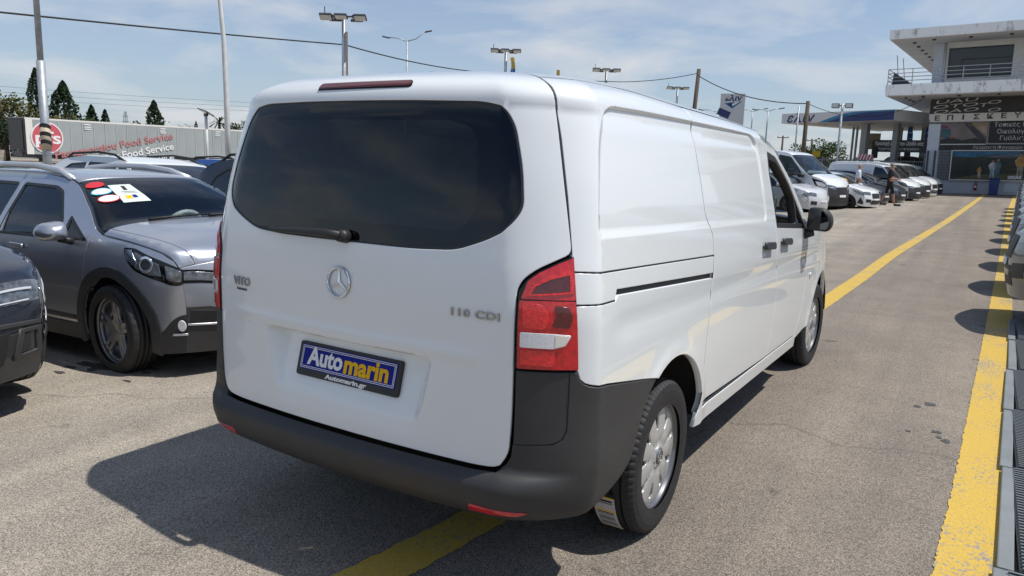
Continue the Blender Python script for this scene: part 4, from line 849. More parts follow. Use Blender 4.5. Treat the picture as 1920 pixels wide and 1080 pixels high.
for q0, q1, i0, i1, mm in ((.50, .55, 8.64, 8.80, PBLK), (.42, .62, 8.56, 8.575, PBLK), (.42, .60, 8.85, 8.865, PBLK), (.40, .58, 8.90, 8.91, PBLK), (.52, .595, 9.0, 9.11, PYEL), (.455, .51, 8.99, 9.09, BLUE), (.40, .445, 8.99, 9.07, PWHITE)):
    c8.tpoly('sheet_print', [(q0, i0), (q1, i0), (q1, i1), (q0, i1)], mm, sh, off=.0028, th=.0005, bev=.0001)
c8.wheels(.5, R_(-4))
for x in (-.37, .37): seat(x, 2.0, .55, c8.root); seat(x*1.05, 1.15, .55, c8.root)
MB().box((0, 2.85, .86), (1.42, .62, .2)).obj('dashboard', INTBLK, c8.root, bevel=.06); MB().box((0, 1.9, .46), (1.45, 2.9, .05)).obj('cabin_floor', INTBLK, c8.root); MB().box((0, .75, .86), (1.3, .6, .04)).obj('parcel_shelf', INTBLK, c8.root)
MB().tube([(-.37+.18*math.cos(a), 2.46+.07*math.sin(a), .96+.16*math.sin(a)) for a in np.linspace(0, 2*math.pi, 25)], .026, 8, False).obj('steering_wheel', mat('plastic_wrap', (.62, .63, .64), .3, bump=(60, .6, .01)), c8.root, True)
MB().box((0, 2.36, 1.34), (.22, .05, .07)).obj('rear_view_mirror', INTBLK, c8.root, bevel=.02)
c8.root.rotation_euler = (Matrix.Rotation(R_(-1.6), 4, 'Y') @ Matrix.Rotation(R_(-90), 4, 'Z')).to_euler(); c8.root.location.z = float(gz(-3.66, 2.06))-.028*axf8-.025
# ------------------------------------------------------------------ other vehicles
def dirz(dx, dy): return math.atan2(-dx, dy)
def nose(x, y, dx, dy, L):
    l = math.hypot(dx, dy); return (x-dx/l*L, y-dy/l*L, 0)
# dark hatchback whose front corner enters at the left edge
hd = R_(-93); hx, hy = .9986, -.0523
LS = 4.36
ren = generic('dark blue grey hatchback entering at the left edge with C shaped lights', 'car', LS, 1.45, .905, P_DARK, nose(-2.58, -.44, hx, hy, LS), hd, sp=.07, group=None, lights=(.9, .56, .69), grille=True, wr=.325, my=.60)
ren.root.rotation_euler = (Matrix.Rotation(R_(-1.2), 4, 'Y') @ Matrix.Rotation(hd, 4, 'Z')).to_euler(); ren.root.location.z += .05
LED = mat('led_white', (.55, .57, .60), .15, coat=1)
for s in (1, -1):
    g = (lambda p: p) if s > 0 else mirror; f = ren.side if s > 0 else ren.left
    hp = panel('headlamp', g(rounded([(3.56, .83), (3.78, .815), (4.0, .755), (4.11, .70), (4.13, .585), (4.06, .555), (3.88, .60), (3.70, .68)], .03, 4)), f, mat('smoky_lens', (.1, .11, .12), .08), ren.root, sp=.05, th=.02, off=.012)
    for pts in ([(3.88, .745), (4.07, .69), (4.08, .66), (3.90, .715)], [(3.90, .665), (4.02, .63), (4.03, .605), (3.89, .635)], [(4.06, .69), (4.10, .68), (4.095, .605), (4.055, .61)], [(3.85, .575), (4.06, .53), (4.09, .495), (3.88, .535)]): panel('daylight_strip', g(pts), f, LED, hp, sp=.05, th=.006, off=.02)
    panel('bumper_crease', g([(3.9, .42), (4.15, .405), (4.15, .44), (3.92, .45)]), f, GREYPL, ren.root, sp=.06, th=.01, bev=.004, off=.02)
    panel('air_curtain', g(rounded([(3.93, .25), (4.08, .245), (4.10, .41), (3.96, .43)], .03, 4)), f, GREYPL, ren.root, sp=.06, th=.03, bev=.008, off=.015, holes=[g(rounded([(3.97, .285), (4.05, .28), (4.065, .375), (3.985, .39)], .02, 3))])
for s in (1, -1):
    q = lambda pts: [(s*u, i) for u, i in pts]
    for pts in ([(.92, 12.60), (.64, 12.80), (.64, 12.85), (.92, 12.67)], [(.90, 12.94), (.66, 13.05), (.66, 13.09), (.90, 12.99)], [(.66, 12.84), (.60, 12.87), (.60, 13.08), (.66, 13.06)]): ren.tpoly('daylight_strip', q(pts), LED, off=.012, th=.006, sp=.05)
    ren.tpoly('corner_frame', q([(.995, 13.72), (.80, 13.74), (.74, 14.45), (.995, 14.45)]), GREYPL, off=.014, th=.02, sp=.05, bev=.006, holes=[[(.8*u, ren.tt(i)) for u, i in q([(.95, 13.84), (.84, 13.85), (.80, 14.34), (.95, 14.34)])]])
ren.tpoly('bumper_crease', [(-.995, 13.56), (.995, 13.56), (.995, 13.68), (-.995, 13.68)], GREYPL, off=.012, th=.02, sp=.08, bev=.006)
ren.tpoly('lower_intake', [(-.72, 13.8), (.72, 13.8), (.66, 14.5), (-.66, 14.5)], INTBLK, off=.006, th=.01, sp=.08)
# second car of the near row and the row behind it
G2 = 'cars parked in rows to the left of the van'
generic('black sport utility vehicle parked beyond the grey crossover', 'car', 4.5, 1.60, .93, P_BLACK, nose(-2.62, 4.95, 1, -.03, 4.5), R_(-91.5), sp=.12, group=G2, wr=.35, rails='black', ry=R_(-1.5)).root.location.z -= .0
generic('white estate car with roof rails beyond the grey crossover', 'car', 4.4, 1.53, .9, WHITE, nose(-6.7, 5.1, 1, -.03, 4.4), R_(-91.5), sp=.14, group=G2, rails='black', ry=R_(-1.5))
generic('bright blue hatchback behind the white estate car', 'car', 4.1, 1.5, .88, P_BLUE, nose(-7.9, 8.0, 1, -.03, 4.1), R_(-91.5), sp=.16, group=G2, rails='black', ry=R_(-1))
generic('silver car whose roof shows at the far left edge', 'car', 4.2, 1.48, .88, P_SILV, nose(-7.6, 2.7, 1, -.03, 4.2), R_(-91.5), sp=.16, group=G2, ry=R_(-1))
generic('white hatchback whose roof shows beside the white lamp post', 'car', 4.1, 1.56, .88, WHITE, nose(-12.4, 12.6, 1, -.03, 4.1), R_(-91.5), sp=.18, group=G2)
# the row beyond the van: noses towards the lane, turned a little to the camera
DX, DY = .952, -.306; hr = dirz(DX, DY)
fiat = generic('small silver white crossover with round twin headlamps in front of the tall van', 'car', 4.25, 1.56, .9, mat('pearl_paint', (.62, .63, .64), .3, coat=1), nose(-2.80, 26.9, DX, DY, 4.25), hr, sp=.12, lights=(.9, .5, .6), grille=False, wr=.33)
for s in (1, -1):
    g = (lambda p: p) if s > 0 else mirror; f = fiat.side if s > 0 else fiat.left
    for cy, cz, r in ((3.78, .80, .105), (3.93, .57, .085)):
        a = panel('round_lamp', g(arc_pts(cy, cz, r, 0, 345, 20, r*.8)), f, CHROME, fiat.root, sp=.05, th=.03, off=.02); panel('lamp_lens', g(arc_pts(cy, cz, r*.8, 0, 345, 20, r*.64)), f, WLENS, a, sp=.05, th=.01, bev=.004, off=.03)
transit = generic('tall white high roof van with black grille and bumper', 'van', 5.3, 2.32, 1.0, WHITE, nose(-2.46, 28.9, DX, DY, 5.3), hr, kind='van', sp=.13, bumper=GREYPL, wr=.34, gm=GLASSC)
for x in (-.5, .5): seat(x, 3.5, .9, transit.root)
MB().box((0, 4.2, 1.1), (1.6, .5, .2)).obj('dashboard', INTBLK, transit.root)
transit.both('headlamp_mask', rounded([(4.50, 1.27), (4.66, 1.0), (5.02, .94), (5.03, 1.06), (4.86, 1.18)], .04, 3), FRIT, off=.008, th=.02)
transit.both('headlamp_lens', rounded([(4.64, 1.17), (4.76, 1.01), (5.01, .96), (5.01, 1.05), (4.86, 1.14)], .04, 3), WLENS, off=.016, th=.01)
yaris = generic('white small hatchback with dark alloy wheels beside the tall white van', 'car', 3.95, 1.49, .85, WHITE, nose(-1.50, 30.6, DX, DY, 3.95), hr, sp=.12, wheel='alloy')
yaris.both('bumper_inlet', [(3.55, .34), (3.73, .28), (3.76, .34), (3.66, .56)], BLACKPL, off=.008)
for q0, i0, mm in ((.3, 8.9, PRED), (.15, 9.0, PWHITE), (.0, 9.1, PYEL)): yaris.tpoly('sticker', [(q0, i0), (q0+.12, i0), (q0+.12, i0+.25), (q0, i0+.25)], mm, off=.006)
generic('black hatchback behind the man in black with bright headlamps', 'car', 4.1, 1.46, .87, P_BLACK, nose(-1.55, 34.6, DX, DY, 4.1), hr, sp=.14)
generic('second black car, standing just before the small white delivery van', 'car', 4.3, 1.5, .88, P_BLACK, nose(-1.05, 36.4, DX, DY, 4.3), hr, sp=.16)
kang = generic('white delivery van with dark lower bumper and side panels', 'van', 4.25, 1.84, .91, WHITE, nose(-.66, 39.2, DX, DY, 4.25), hr, kind='van', sp=.14, bumper=GREYPL)
PGRY = paintm('panel_shadow_paint', (.60, .63, .68), 0, .35)
kang.both('side_panel', rounded([(.25, 1.12), (1.15, 1.12), (1.15, 1.50), (.45, 1.52), (.3, 1.4)], .08, 4), PGRY, off=.004); kang.both('side_panel', rounded([(1.25, 1.12), (2.3, 1.12), (2.3, 1.52), (1.25, 1.52)], .08, 4), PGRY, off=.004)
kang.both('arch_trim', arc_pts(kang.ax[1], .31, .45, 0, 180, 14)+arc_pts(kang.ax[1], .31, .36, 180, 0, 14), GREYPL, off=.01)
generic('long white panel van beyond the white delivery van', 'van', 5.2, 1.97, .96, WHITE, nose(-.42, 42.9, DX, DY, 5.2), hr, kind='van', sp=.16, bumper=GREYPL)
generic('white van, second from the end of the row', 'van', 4.9, 1.95, .95, WHITE, nose(-.25, 46.0, DX, DY, 4.9), hr, kind='van', sp=.2)
generic('white van at the far end of the row by the gate', 'van', 4.6, 1.86, .93, WHITE, nose(-.12, 48.6, DX, DY, 4.6), hr, kind='van', sp=.2, bumper=GREYPL)
generic('dark green car seen through the van\'s open door window', 'car', 4.2, 1.5, .88, paintm('dark_green_paint', (.02, .035, .03)), nose(-3.9, 23.6, DX, DY, 4.2), hr, sp=.16)
generic('grey sport utility vehicle parked behind the bar fence', 'car', 4.6, 1.75, .95, paintm('warm_grey_paint', (.22, .21, .21), .3), (-4.6, 60.5, 0), R_(-100), sp=.2, group='cars beyond the fence', wr=.36).root.location.z += .7
# the row along the right edge, noses towards the lane
cols = [(P_MID, 'hatch', 'mid grey car nearest at the right edge of the lane'), (P_BLACK, 'hatch', 'black car next to the grey one at the right edge'), (P_SILV, 'hatch', 'silver car third along the right edge of the lane'), (P_BLACK, 'hatch', 'black car fourth along the right edge of the lane'), (P_DARK, 'hatch', 'dark blue car fifth along the right edge of the lane'),
        (P_BLACK, 'hatch', 'black car sixth along the right edge of the lane'), (P_SILV, 'hatch', 'silver car seventh along the right edge of the lane'), (P_BLACK, 'hatch', 'black car eighth along the right edge of the lane'), (P_GREY, 'hatch', 'grey car ninth along the right edge of the lane'), (P_BLACK, 'hatch', 'black car tenth along the right edge of the lane'), (P_DARK, 'hatch', 'dark blue car last along the right edge of the lane')]
for i, (p, kd, lb) in enumerate(cols):
    y = 7.75+2.72*i; x = 2.37+.033*(y-7.5)
    generic(lb, 'car', 4.25, 1.95+.06*(i % 3 == 1), .88, p, nose(x, y, -1, 0, 4.15), R_(90), sp=.12 if i < 2 else .17, group='cars parked along the right edge', bumper=None)
# ------------------------------------------------------------------ people
def person(label, loc, rz, J, bones, rad, mats, hair, h=None):
    """J joints, bones (a, b, material index); one skin surface grown over the skeleton"""
    names = list(J); ix = {n: i for i, n in enumerate(names)}
    me = bpy.data.meshes.new('person'); me.from_pydata([J[n] for n in names], [(ix[a], ix[b]) for a, b, _ in bones], [])
    o = bpy.data.objects.new('person', me); COL.objects.link(o); o.modifiers.new('skin', 'SKIN')
    for n in names: me.skin_vertices[0].data[ix[n]].radius = (rad[n],)*2; me.skin_vertices[0].data[ix[n]].use_root = (n == 'pelvis')
    sb = o.modifiers.new('sub', 'SUBSURF'); sb.levels = sb.render_levels = 1
    dg = bpy.context.evaluated_depsgraph_get(); dg.update(); m2 = bpy.data.meshes.new_from_object(o.evaluated_get(dg)); m2.name = 'person'
    bpy.data.objects.remove(o); m2.materials.clear()
    for m in mats: m2.materials.append(m)
    A = np.array([J[a] for a, b, _ in bones]); B = np.array([J[b] for a, b, _ in bones]); mi = [k for _, _, k in bones]
    for p in m2.polygons:
        c = np.array(p.center); t = np.clip(np.sum((c-A)*(B-A), 1)/np.sum((B-A)**2, 1), 0, 1); d = np.linalg.norm(c-A-t[:, None]*(B-A), axis=1); p.material_index = mi[int(np.argmin(d))]; p.use_smooth = True
    w = link(bpy.data.objects.new('person', m2)); w.location = (*loc, float(gz(*loc))); w.rotation_euler = (0, 0, rz); tag(w, label, 'person')
    hd = J['head']; F = []; V = []
    for i in range(9):
        for j in range(12):
            th = i/8*1.75; ph = 2*math.pi*j/12; V.append((hd[0]+.082*math.sin(th)*math.cos(ph), hd[1]-.012+.100*math.sin(th)*math.sin(ph)*(1 if math.sin(ph) < .3 else .72), hd[2]+.02+.112*math.cos(th)))
    for i in range(8): F += [(i*12+j, (i+1)*12+j, (i+1)*12+(j+1) % 12, i*12+(j+1) % 12) for j in range(12)]
    if hair: mk('hair', V, F, hair, w, True)
    fc = MB(); fc.box((hd[0], hd[1]+.098, hd[2]-.01), (.022, .03, .04)); [fc.box((hd[0]+s*.083, hd[1], hd[2]), (.015, .035, .055)) for s in (1, -1)]; fc.obj('face', mats[0], w, bevel=.006)
    for s, k in ((1, 'footR'), (-1, 'footL')):
        a = J[k]; MB().box((a[0], a[1]+.02, max(.045, a[2]-.0)), (.10, .27, .09)).obj('shoe', mats[-1], w, bevel=.03)
    return w
def human(sw, arm='walk'):
    J = dict(pelvis=(0, 0, .95), belly=(0, .01, 1.10), chest=(0, 0, 1.32), neck=(0, .01, 1.50), head=(0, .03, 1.64), crown=(0, .02, 1.71))
    for s, n in ((1, 'R'), (-1, 'L')):
        st = sw*s
        J['hip'+n] = (s*.10, 0, .90); J['knee'+n] = (s*.105, .10*st+.03, .50); J['ankle'+n] = (s*.11, .24*st-.04, .09+(.05 if st < 0 else 0)); J['foot'+n] = (s*.12, .24*st+.08, .05+(.02 if st < 0 else 0))
        J['sho'+n] = (s*.19, -.005, 1.42); J['elb'+n] = (s*.25, -.10*st-.02, 1.14)
        fwd = arm == 'hold'
        J['wri'+n] = (s*.20, .22 if fwd else -.12*st+.08, 1.10 if fwd else .92); w = Vector(J['wri'+n]); d = (w-Vector(J['elb'+n])).normalized(); q = Vector((s, 0, 0))
        J['palm'+n] = tuple(w+d*.07)
        for k in range(4): J['f%d%s' % (k, n)] = tuple(w+d*(.15+.012*(1 if k in (1, 2) else 0))+q*(.027-.018*k)+Vector((0, 0, -.01)))
        J['th'+n] = tuple(w+d*.07-q*.055)
    rad = {}
    for k in J: rad[k] = .05
    rad.update(pelvis=.135, belly=.135, chest=.15, neck=.055, head=.092, crown=.06)
    for n in 'RL':
        rad['hip'+n] = .088; rad['knee'+n] = .056; rad['ankle'+n] = .04; rad['foot'+n] = .04; rad['sho'+n] = .062; rad['elb'+n] = .044; rad['wri'+n] = .028; rad['palm'+n] = .034; rad['th'+n] = .010
        for k in range(4): rad['f%d%s' % (k, n)] = .009
    b = [('pelvis', 'belly', 1), ('belly', 'chest', 1), ('chest', 'neck', 1), ('neck', 'head', 0), ('head', 'crown', 0)]
    for n in 'RL':
        b += [('pelvis', 'hip'+n, 2), ('hip'+n, 'knee'+n, 2), ('knee'+n, 'ankle'+n, 0), ('ankle'+n, 'foot'+n, 3), ('chest', 'sho'+n, 1), ('sho'+n, 'elb'+n, 1), ('elb'+n, 'wri'+n, 0), ('wri'+n, 'palm'+n, 0), ('palm'+n, 'th'+n, 0)]+[('palm'+n, 'f%d%s' % (k, n), 0) for k in range(4)]
    return J, b, rad
SKIN = mat('skin', (.42, .23, .16), .55); CLB = mat('black_cloth', (.012, .012, .013), .9); CLW = mat('white_blue_cloth', (.62, .66, .75), .85, noise=(14, .35)); GREYH = mat('grey_hair', (.22, .21, .20), .8); NAVY = mat('navy_cloth', (.03, .03, .04), .9)
J, b, rad = human(1.0, 'hold'); person('man in a black T-shirt and shorts walking past the parked vehicles', (-1.34, 33.07), R_(-62), J, b, rad, [SKIN, CLB, CLB, mat('dark_shoe', (.02, .02, .02), .7)], GREYH)
J, b, rad = human(-.3); person('bald man in a white and blue shirt standing between the parked cars', (-2.55, 32.9), R_(-75), J, b, rad, [SKIN, CLW, NAVY, MATS['dark_shoe']], None)
# ------------------------------------------------------------------ ribbed platform beside the right line
PLATE = mat('grey_edge_plate', (.20, .22, .225), .6, metal=.1, noise=(5, .12), bump=(300, .2)); RIB = mat('rib_metal', (.20, .22, .22), .5, metal=.2); MATB = mat('mat_black', (.012, .016, .017), .6)
pf_ = thing('ribbed_platform', 'low dark ribbed platform with grey metal edge plates at the right edge', 'platform', (2.6, 4.4, 0))
y = .2
for i, ln in enumerate((1.25, 1.28, 1.2, 1.25, 1.3, 1.2)):
    xe = 2.205+.030*(y-1.4)+(.012 if i in (1, 4) else 0); zc = float(gz(xe, y))
    MB().box((xe+.038-2.6, y+ln/2-4.4, zc+.018), (.060, ln-.012, .036), Matrix.Rotation(R_(rnd.uniform(-.3, .3)-1.6), 3, 'Z')).obj('edge_plate', PLATE, pf_, bevel=.006)
    MB().box((xe+.066+.5-2.6, y+ln/2-4.4, zc+.018), (1.0, ln-.01, .035)).obj('base_mat', MATB, pf_)
    r = MB()
    for k in range(int(ln/.034)): r.box((xe+.566-2.6, y+.02+k*.034-4.4, zc+.042), (.98, .010, .014))
    tag(r.obj('ribs', RIB, pf_), kind='stuff'); y += ln
# ------------------------------------------------------------------ masts, lamp posts, poles, wires
GALV = mat('galvanised_steel', (.36, .39, .41), .5, metal=.4, noise=(9, .18)); WPOLE = mat('white_pole_paint', (.60, .60, .58), .5, noise=(4, .1)); WOOD = mat('weathered_wood', (.10, .075, .055), .9, noise=(8, .3)); LAMPG = mat('lamp_glass', (.55, .56, .56), .2, coat=.5); DKST = mat('dark_steel', (.07, .075, .08), .5, metal=.3); CABLE = mat('black_cable', (.018, .018, .02), .7)
def base(x, y): return (x, y, float(gz(x, y)))
p1 = thing('lamp_post', 'stepped galvanised post with a black striped band, beyond the grey crossover', 'post', base(-14.07, 6.16))
MB().tube([(0, 0, 0), (0, 0, 3.3)], [.082, .078], 14).obj('pole', GALV, p1, True); MB().tube([(0, 0, 3.25), (0, 0, 9)], [.058, .044], 12).obj('upper_pole', GALV, p1, True)
MB().tube([(0, 0, 1.58), (0, 0, 2.08)], [.096, .096], 18).obj('band', mat('cream_band', (.55, .45, .33), .6), p1, True)
for k in range(3):
    V = []; F = []
    for j in range(19):
        a = 2*math.pi*j/18; zz = 1.60+.16*k+.10*(math.sin(a+2.3)*.5+.5); V += [(.100*math.cos(a), .100*math.sin(a), zz), (.100*math.cos(a), .100*math.sin(a), zz+.075)]
    mk('black_stripe', V, [(2*j, 2*j+2, 2*j+3, 2*j+1) for j in range(18)], INTBLK, p1, True)
p2 = thing('lamp_post', 'slender white lamp post with a curved top beside the van\'s left edge', 'lamp post', base(-16.97, 12.73))
MB().tube([(0, 0, 0), (0, 0, 3.2), (-.02, -.02, 4.8), (-.10, -.06, 6.0), (-.32, -.16, 7.0), (-.8, -.4, 7.8), (-1.5, -.75, 8.1)], [.09, .075, .065, .055, .05, .045, .04], 12).obj('pole', WPOLE, p2, True)
m = MB(); m.box((-1.8, -.9, 8.1), (.7, .22, .10), Matrix.Rotation(R_(26), 3, 'Z')); m.obj('lamp_head', DKST, p2, bevel=.03)
p3 = thing('solar_lamp', 'small solar lamp on a white post in front of the long trailer', 'lamp post', base(-30.2, 21.8))
MB().tube([(0, 0, 0), (0, 0, 3.3)], .07, 10).obj('pole', WPOLE, p3, True); MB().box((0, 0, 3.42), (.75, .5, .05), Matrix.Rotation(R_(-25), 3, 'X') @ Matrix.Rotation(R_(12), 3, 'Y')).obj('solar_panel', mat('solar_cell', (.05, .07, .10), .2, coat=1), p3); MB().box((0, 0, 3.3), (.15, .15, .12)).obj('lamp_head', DKST, p3)
def flood_mast(label, x, y, top, k=1., group='floodlight masts'):
    t = thing('floodlight_mast', label, 'floodlight', base(x, y), R_(30)); t['group'] = group; z = top-float(gz(x, y))
    MB().tube([(0, 0, 0), (0, 0, z)], [.13*k, .10*k], 12).obj('pole', GALV, t, True)
    m = MB(); m.box((0, 0, z), (1.9*k, .07, .07)); m.box((0, .3*k, z+.05), (1.6*k, .07, .07)); m.box((.5*k, .15*k, z), (.07, .9*k, .07)); m.box((-.5*k, .15*k, z), (.07, .9*k, .07)); m.obj('crossbar', DKST, t)
    MB().tube([(-.95*k, 0, z-.1), (-.95*k, 0, z+.45*k)], .025, 6).obj('spike', DKST, t)
    for (hx_, hy_, a) in ((-.85, -.15, -35), (-.05, -.35, -20), (.85, -.15, -30), (.55, .55, 25), (-.5, .55, 25)):
        h = MB().box((hx_*k, hy_*k, z-.05), (.62*k, .42*k, .10), Matrix.Rotation(R_(a), 3, 'X')).obj('floodlight', DKST, t, bevel=.02)
        MB().box((hx_*k, hy_*k-.03*k, z-.05-.06), (.54*k, .34*k, .02), Matrix.Rotation(R_(a), 3, 'X')).obj('lamp_glass', LAMPG, h)
    return t
flood_mast('tall floodlight mast with five heads beside the wooden pole', -25.9, 26.7, 8.25)
flood_mast('floodlight mast beside the yellow flag above the van roof', -30.3, 48.6, 9.75)
flood_mast('floodlight mast with a tilted frame above the van roof, left of the leaning pole', -29.9, 65.9, 10.25, 1.15)
flood_mast('farthest and smallest floodlight mast above the van roof', -30.5, 87.3, 10.6, 1.15)
def double_arm(label, x, y, top, span=1.5, rz=0, rise=.35):
    t = thing('street_lamp', label, 'street lamp', base(x, y), rz); z = top-float(gz(x, y)); t['group'] = 'double armed street lamps'
    MB().tube([(0, 0, 0), (0, 0, z-.3)], [.09, .06], 10).obj('pole', GALV, t, True)
    for s in (1, -1): MB().tube([(0, 0, z-.32), (s*span*.5, 0, z-.12), (s*span, 0, z+rise*(1 if s > 0 else .2)-.2)], .04, 6).obj('arm', GALV, t, True); MB().box((s*(span+.25), 0, z+rise*(1 if s > 0 else .2)-.2), (.55, .22, .09), Matrix.Rotation(R_(-s*12), 3, 'Y')).obj('lamp_head', DKST, t, bevel=.02)
double_arm('double armed street lamp over the van roof, right of the wooden pole', -36.4, 44.2, 10.4, 1.35, R_(32), .65)
double_arm('double armed street lamp left of the petrol station canopy', -16.9, 75.8, 7.3, 1.0, R_(20), .2)
double_arm('street lamp with two arms nearest the petrol station totem', -19.6, 80.4, 7.6, 1.0, R_(20), .2)
double_arm('low double armed lamp just over the van roof', -23.0, 79, 7.5, 1.4, R_(20), .35)
def wood_pole(label, x, y, top, lean=(0, 0), cross=0, r=.14):
    t = thing('utility_pole', label, 'pole', base(x, y)); t['group'] = 'wooden utility poles'; z = top-float(gz(x, y))
    MB().tube([(0, 0, 0), (lean[0]*z, lean[1]*z, z)], [r*1.25, r], 10).obj('pole', WOOD, t, True)
    for k in range(cross): MB().box((lean[0]*z, lean[1]*z, z-.35-.8*k), (2.0, .12, .14), Matrix.Rotation(R_(20), 3, 'Z')).obj('crossarm', WOOD, t); [MB().tube([(lean[0]*z+dx*.94, lean[1]*z+dx*.34, z-.28-.8*k), (lean[0]*z+dx*.94, lean[1]*z+dx*.34, z-.05-.8*k)], .05, 6).obj('insulator', DKST, t) for dx in (-.9, 0, .9)]
wood_pole('weathered wooden pole behind the tall floodlight mast', -26.7, 27.6, 7.7)
wood_pole('leaning dark wooden pole over the van roof', -20.72, 64.2, 9.85, (.035, .03), r=.17)
wood_pole('dark utility pole beside the petrol station canopy', -8.0, 49.0, 5.75, (.0, 0), r=.12)
wood_pole('distant utility pole with a crossarm, left one', -30.5, 144.5, 7.4, cross=1, r=.16); wood_pole('distant utility pole with a crossarm, right one', -27.4, 155.3, 7.3, cross=1, r=.16)
lt = thing('lamp_post', 'grey lamp post with two square heads in front of the petrol station canopy', 'lamp post', base(-5.41, 45.44)); zt = 5.3-lt.location.z
MB().tube([(0, 0, 0), (0, 0, zt)], .06, 10).obj('pole', GALV, lt, True); MB().box((0, 0, zt-.12), (.75, .05, .05)).obj('crossbar', DKST, lt)
for s in (1, -1): h = MB().box((s*.36, -.05, zt-.12), (.40, .25, .26)).obj('lamp_head', DKST, lt, bevel=.02); MB().box((s*.36, -.18, zt-.12), (.34, .02, .2)).obj('lamp_glass', LAMPG, h)
mp = thing('lamp_post', 'thin grey post with wires beside the dark utility pole', 'post', base(-8.35, 48.2)); MB().tube([(0, 0, 0), (0, 0, 5.3)], .05, 8).obj('pole', GALV, mp, True)
def wire(name, label, pts, r, sag=.5, n=14):
    P = []
    for a, b in zip(pts[:-1], pts[1:]):
        for k in range(n): u = k/n; P.append(tuple(np.array(a)*(1-u)+np.array(b)*u-np.array([0, 0, sag*4*u*(1-u)])))
    P.append(pts[-1]); tag(MB().tube(P, r, 6).obj(name, CABLE, None, True), label, 'cable')
wire('overhead_cable', 'thick twisted overhead cable crossing the sky on the left', [(-24.3, -6, 4.6), (-26.63, 27.5, 7.05), (-28.3, 40.5, 7.28), (-25.5, 60.2, 8.45), (-20.5, 64.3, 9.45)], .034, .15)
wire('overhead_cable', 'overhead cable running right from the leaning pole', [(-20.4, 64.35, 9.3), (-8.05, 49.0, 5.6)], .035, .6)
wire('overhead_cable', 'thin cable rising from the canopy to the balcony', [(-8.0, 49.0, 5.6), (-4.5, 50.6, 4.9), (-1.6, 50.2, 6.0)], .02, .25)
for k in range(3): wire('power_line', ['upper', 'middle', 'lower'][k]+' faint power line of three over the cypress trees', [(-179.8, 81.5, 13.3-1.2*k), (-153.7, 123.5, 13.0-1.0*k), (-130, 165, 13-1.0*k)], .028, .2)
py = thing('lattice_pylon', 'far lattice pylon over the long trailer', 'pylon', base(-253.8, 154.8)); m = MB(); H = 13.4
for sx in (1, -1):
    for sy in (1, -1): m.tube([(sx*1.2, sy*1.2, 0), (sx*.25, sy*.25, H)], .12, 4)
m.obj('lattice', GALV, py); m = MB(); m.box((0, 0, H*.75), (3.6, .3, .2)); m.box((0, 0, H*.88), (3, .3, .2)); m.obj('crossarm', GALV, py)
fl = thing('flag', 'yellow and blue flag on a staff above the van roof', 'flag', base(-27.2, 44.65)); MB().tube([(0, 0, 0), (0, 0, 8.75)], .03, 6).obj('staff', GALV, fl)
FY = mat('flag_yellow', (.72, .50, .03), .7); FB = mat('flag_blue', (.03, .16, .50), .7)
V = [(x*.36-.02+.05*math.sin(z*3), .08*math.sin(z*4+x), 7.5+z*1.2) for z in np.linspace(0, 1, 9) for x in (-.5, 0, .5)]; F = [(i*3+j, i*3+j+1, i*3+j+4, i*3+j+3) for i in range(8) for j in range(2)]
o = mk('flag_cloth', V, F, FY, fl, True); o.data.materials.append(FB)
for p in o.data.polygons: p.material_index = 1 if p.center.z < 7.9 else 0
fl2 = thing('flag', 'tip of a yellow flag just over the van roof', 'flag', base(-26.8, 50.6)); MB().tube([(0, 0, 0), (0, 0, 8.5)], .03, 6).obj('staff', GALV, fl2); mk('flag_cloth', [(-.15, 0, 7.6), (.15, .05, 7.6), (.17, 0, 8.5), (-.12, .03, 8.55)], [(0, 1, 2, 3)], FY, fl2)
# ------------------------------------------------------------------ long trailer
CURT = mat('curtain_grey', (.33, .36, .355), .6, noise=(.6, .06)); TRW = mat('trailer_white', (.74, .72, .67), .6); TDARK = mat('trailer_dark', (.035, .038, .042), .5)
tr = thing('curtain_trailer', 'long grey curtain side trailer with red logo and Food Service lettering', 'trailer', (-63.6, 29.7, 0)); g0 = float(gz(-63.6, 30)); LT = 22.5
MB().box((-1.3, .06, 2.15+.0), (2.5, .12, 2.75)).obj('end_panel', TDARK, tr); MB().box((-1.3, -.02, 2.15), (2.1, .05, 2.4)).obj('end_inset', mat('trailer_black', (.015, .017, .02), .35), tr)
MB().box((-1.3, LT/2, .55), (2.4, LT, .3)).obj('chassis', TDARK, tr); MB().box((-1.3, LT/2+.06, 3.50), (2.62, LT, .14)).obj('top_rail', TRW, tr)
MB().box((-1.3, LT/2, 2.0), (2.4, LT-.3, 2.7)).obj('load_space', TDARK, tr); MB().box((-.01, .36, 2.05), (.06, .55, 2.75)).obj('front_strip', TRW, tr)
ns = 22
for k in range(ns):
    y0 = .65+k*(LT-.7)/ns; y1 = .65+(k+1)*(LT-.7)/ns; w = (y1-y0); V = []; F = []
    for i in range(6):
        u = i/5; xo = .035*math.sin(math.pi*u)+rnd.uniform(-.006, .006)
        V += [(xo, y0+w*u+.01, .68), (xo, y0+w*u+.01, 3.42)]
    mk('curtain_panel', V, [(2*i, 2*i+2, 2*i+3, 2*i+1) for i in range(5)], CURT, tr, True)
    MB().box((.03, y1, 2.05), (.025, .05, 2.74)).obj('strap', mat('strap_grey', (.46, .48, .48), .7), tr)
for yy in (5.0, 12.0, 18): [MB().box((.06, yy+.1*rnd.random(), zz), (.02, .55, .09)).obj('buckle', PWHITE, tr) for zz in (3.25, 3.05, 2.88)]
tf_ = plane_map((.075, 0, 0), (0, 1, 0), (0, 0, 1))
PR2 = mat('logo_red', (.56, .10, .12), .6); RL = mat('lettering_red', (.50, .19, .19), .6)
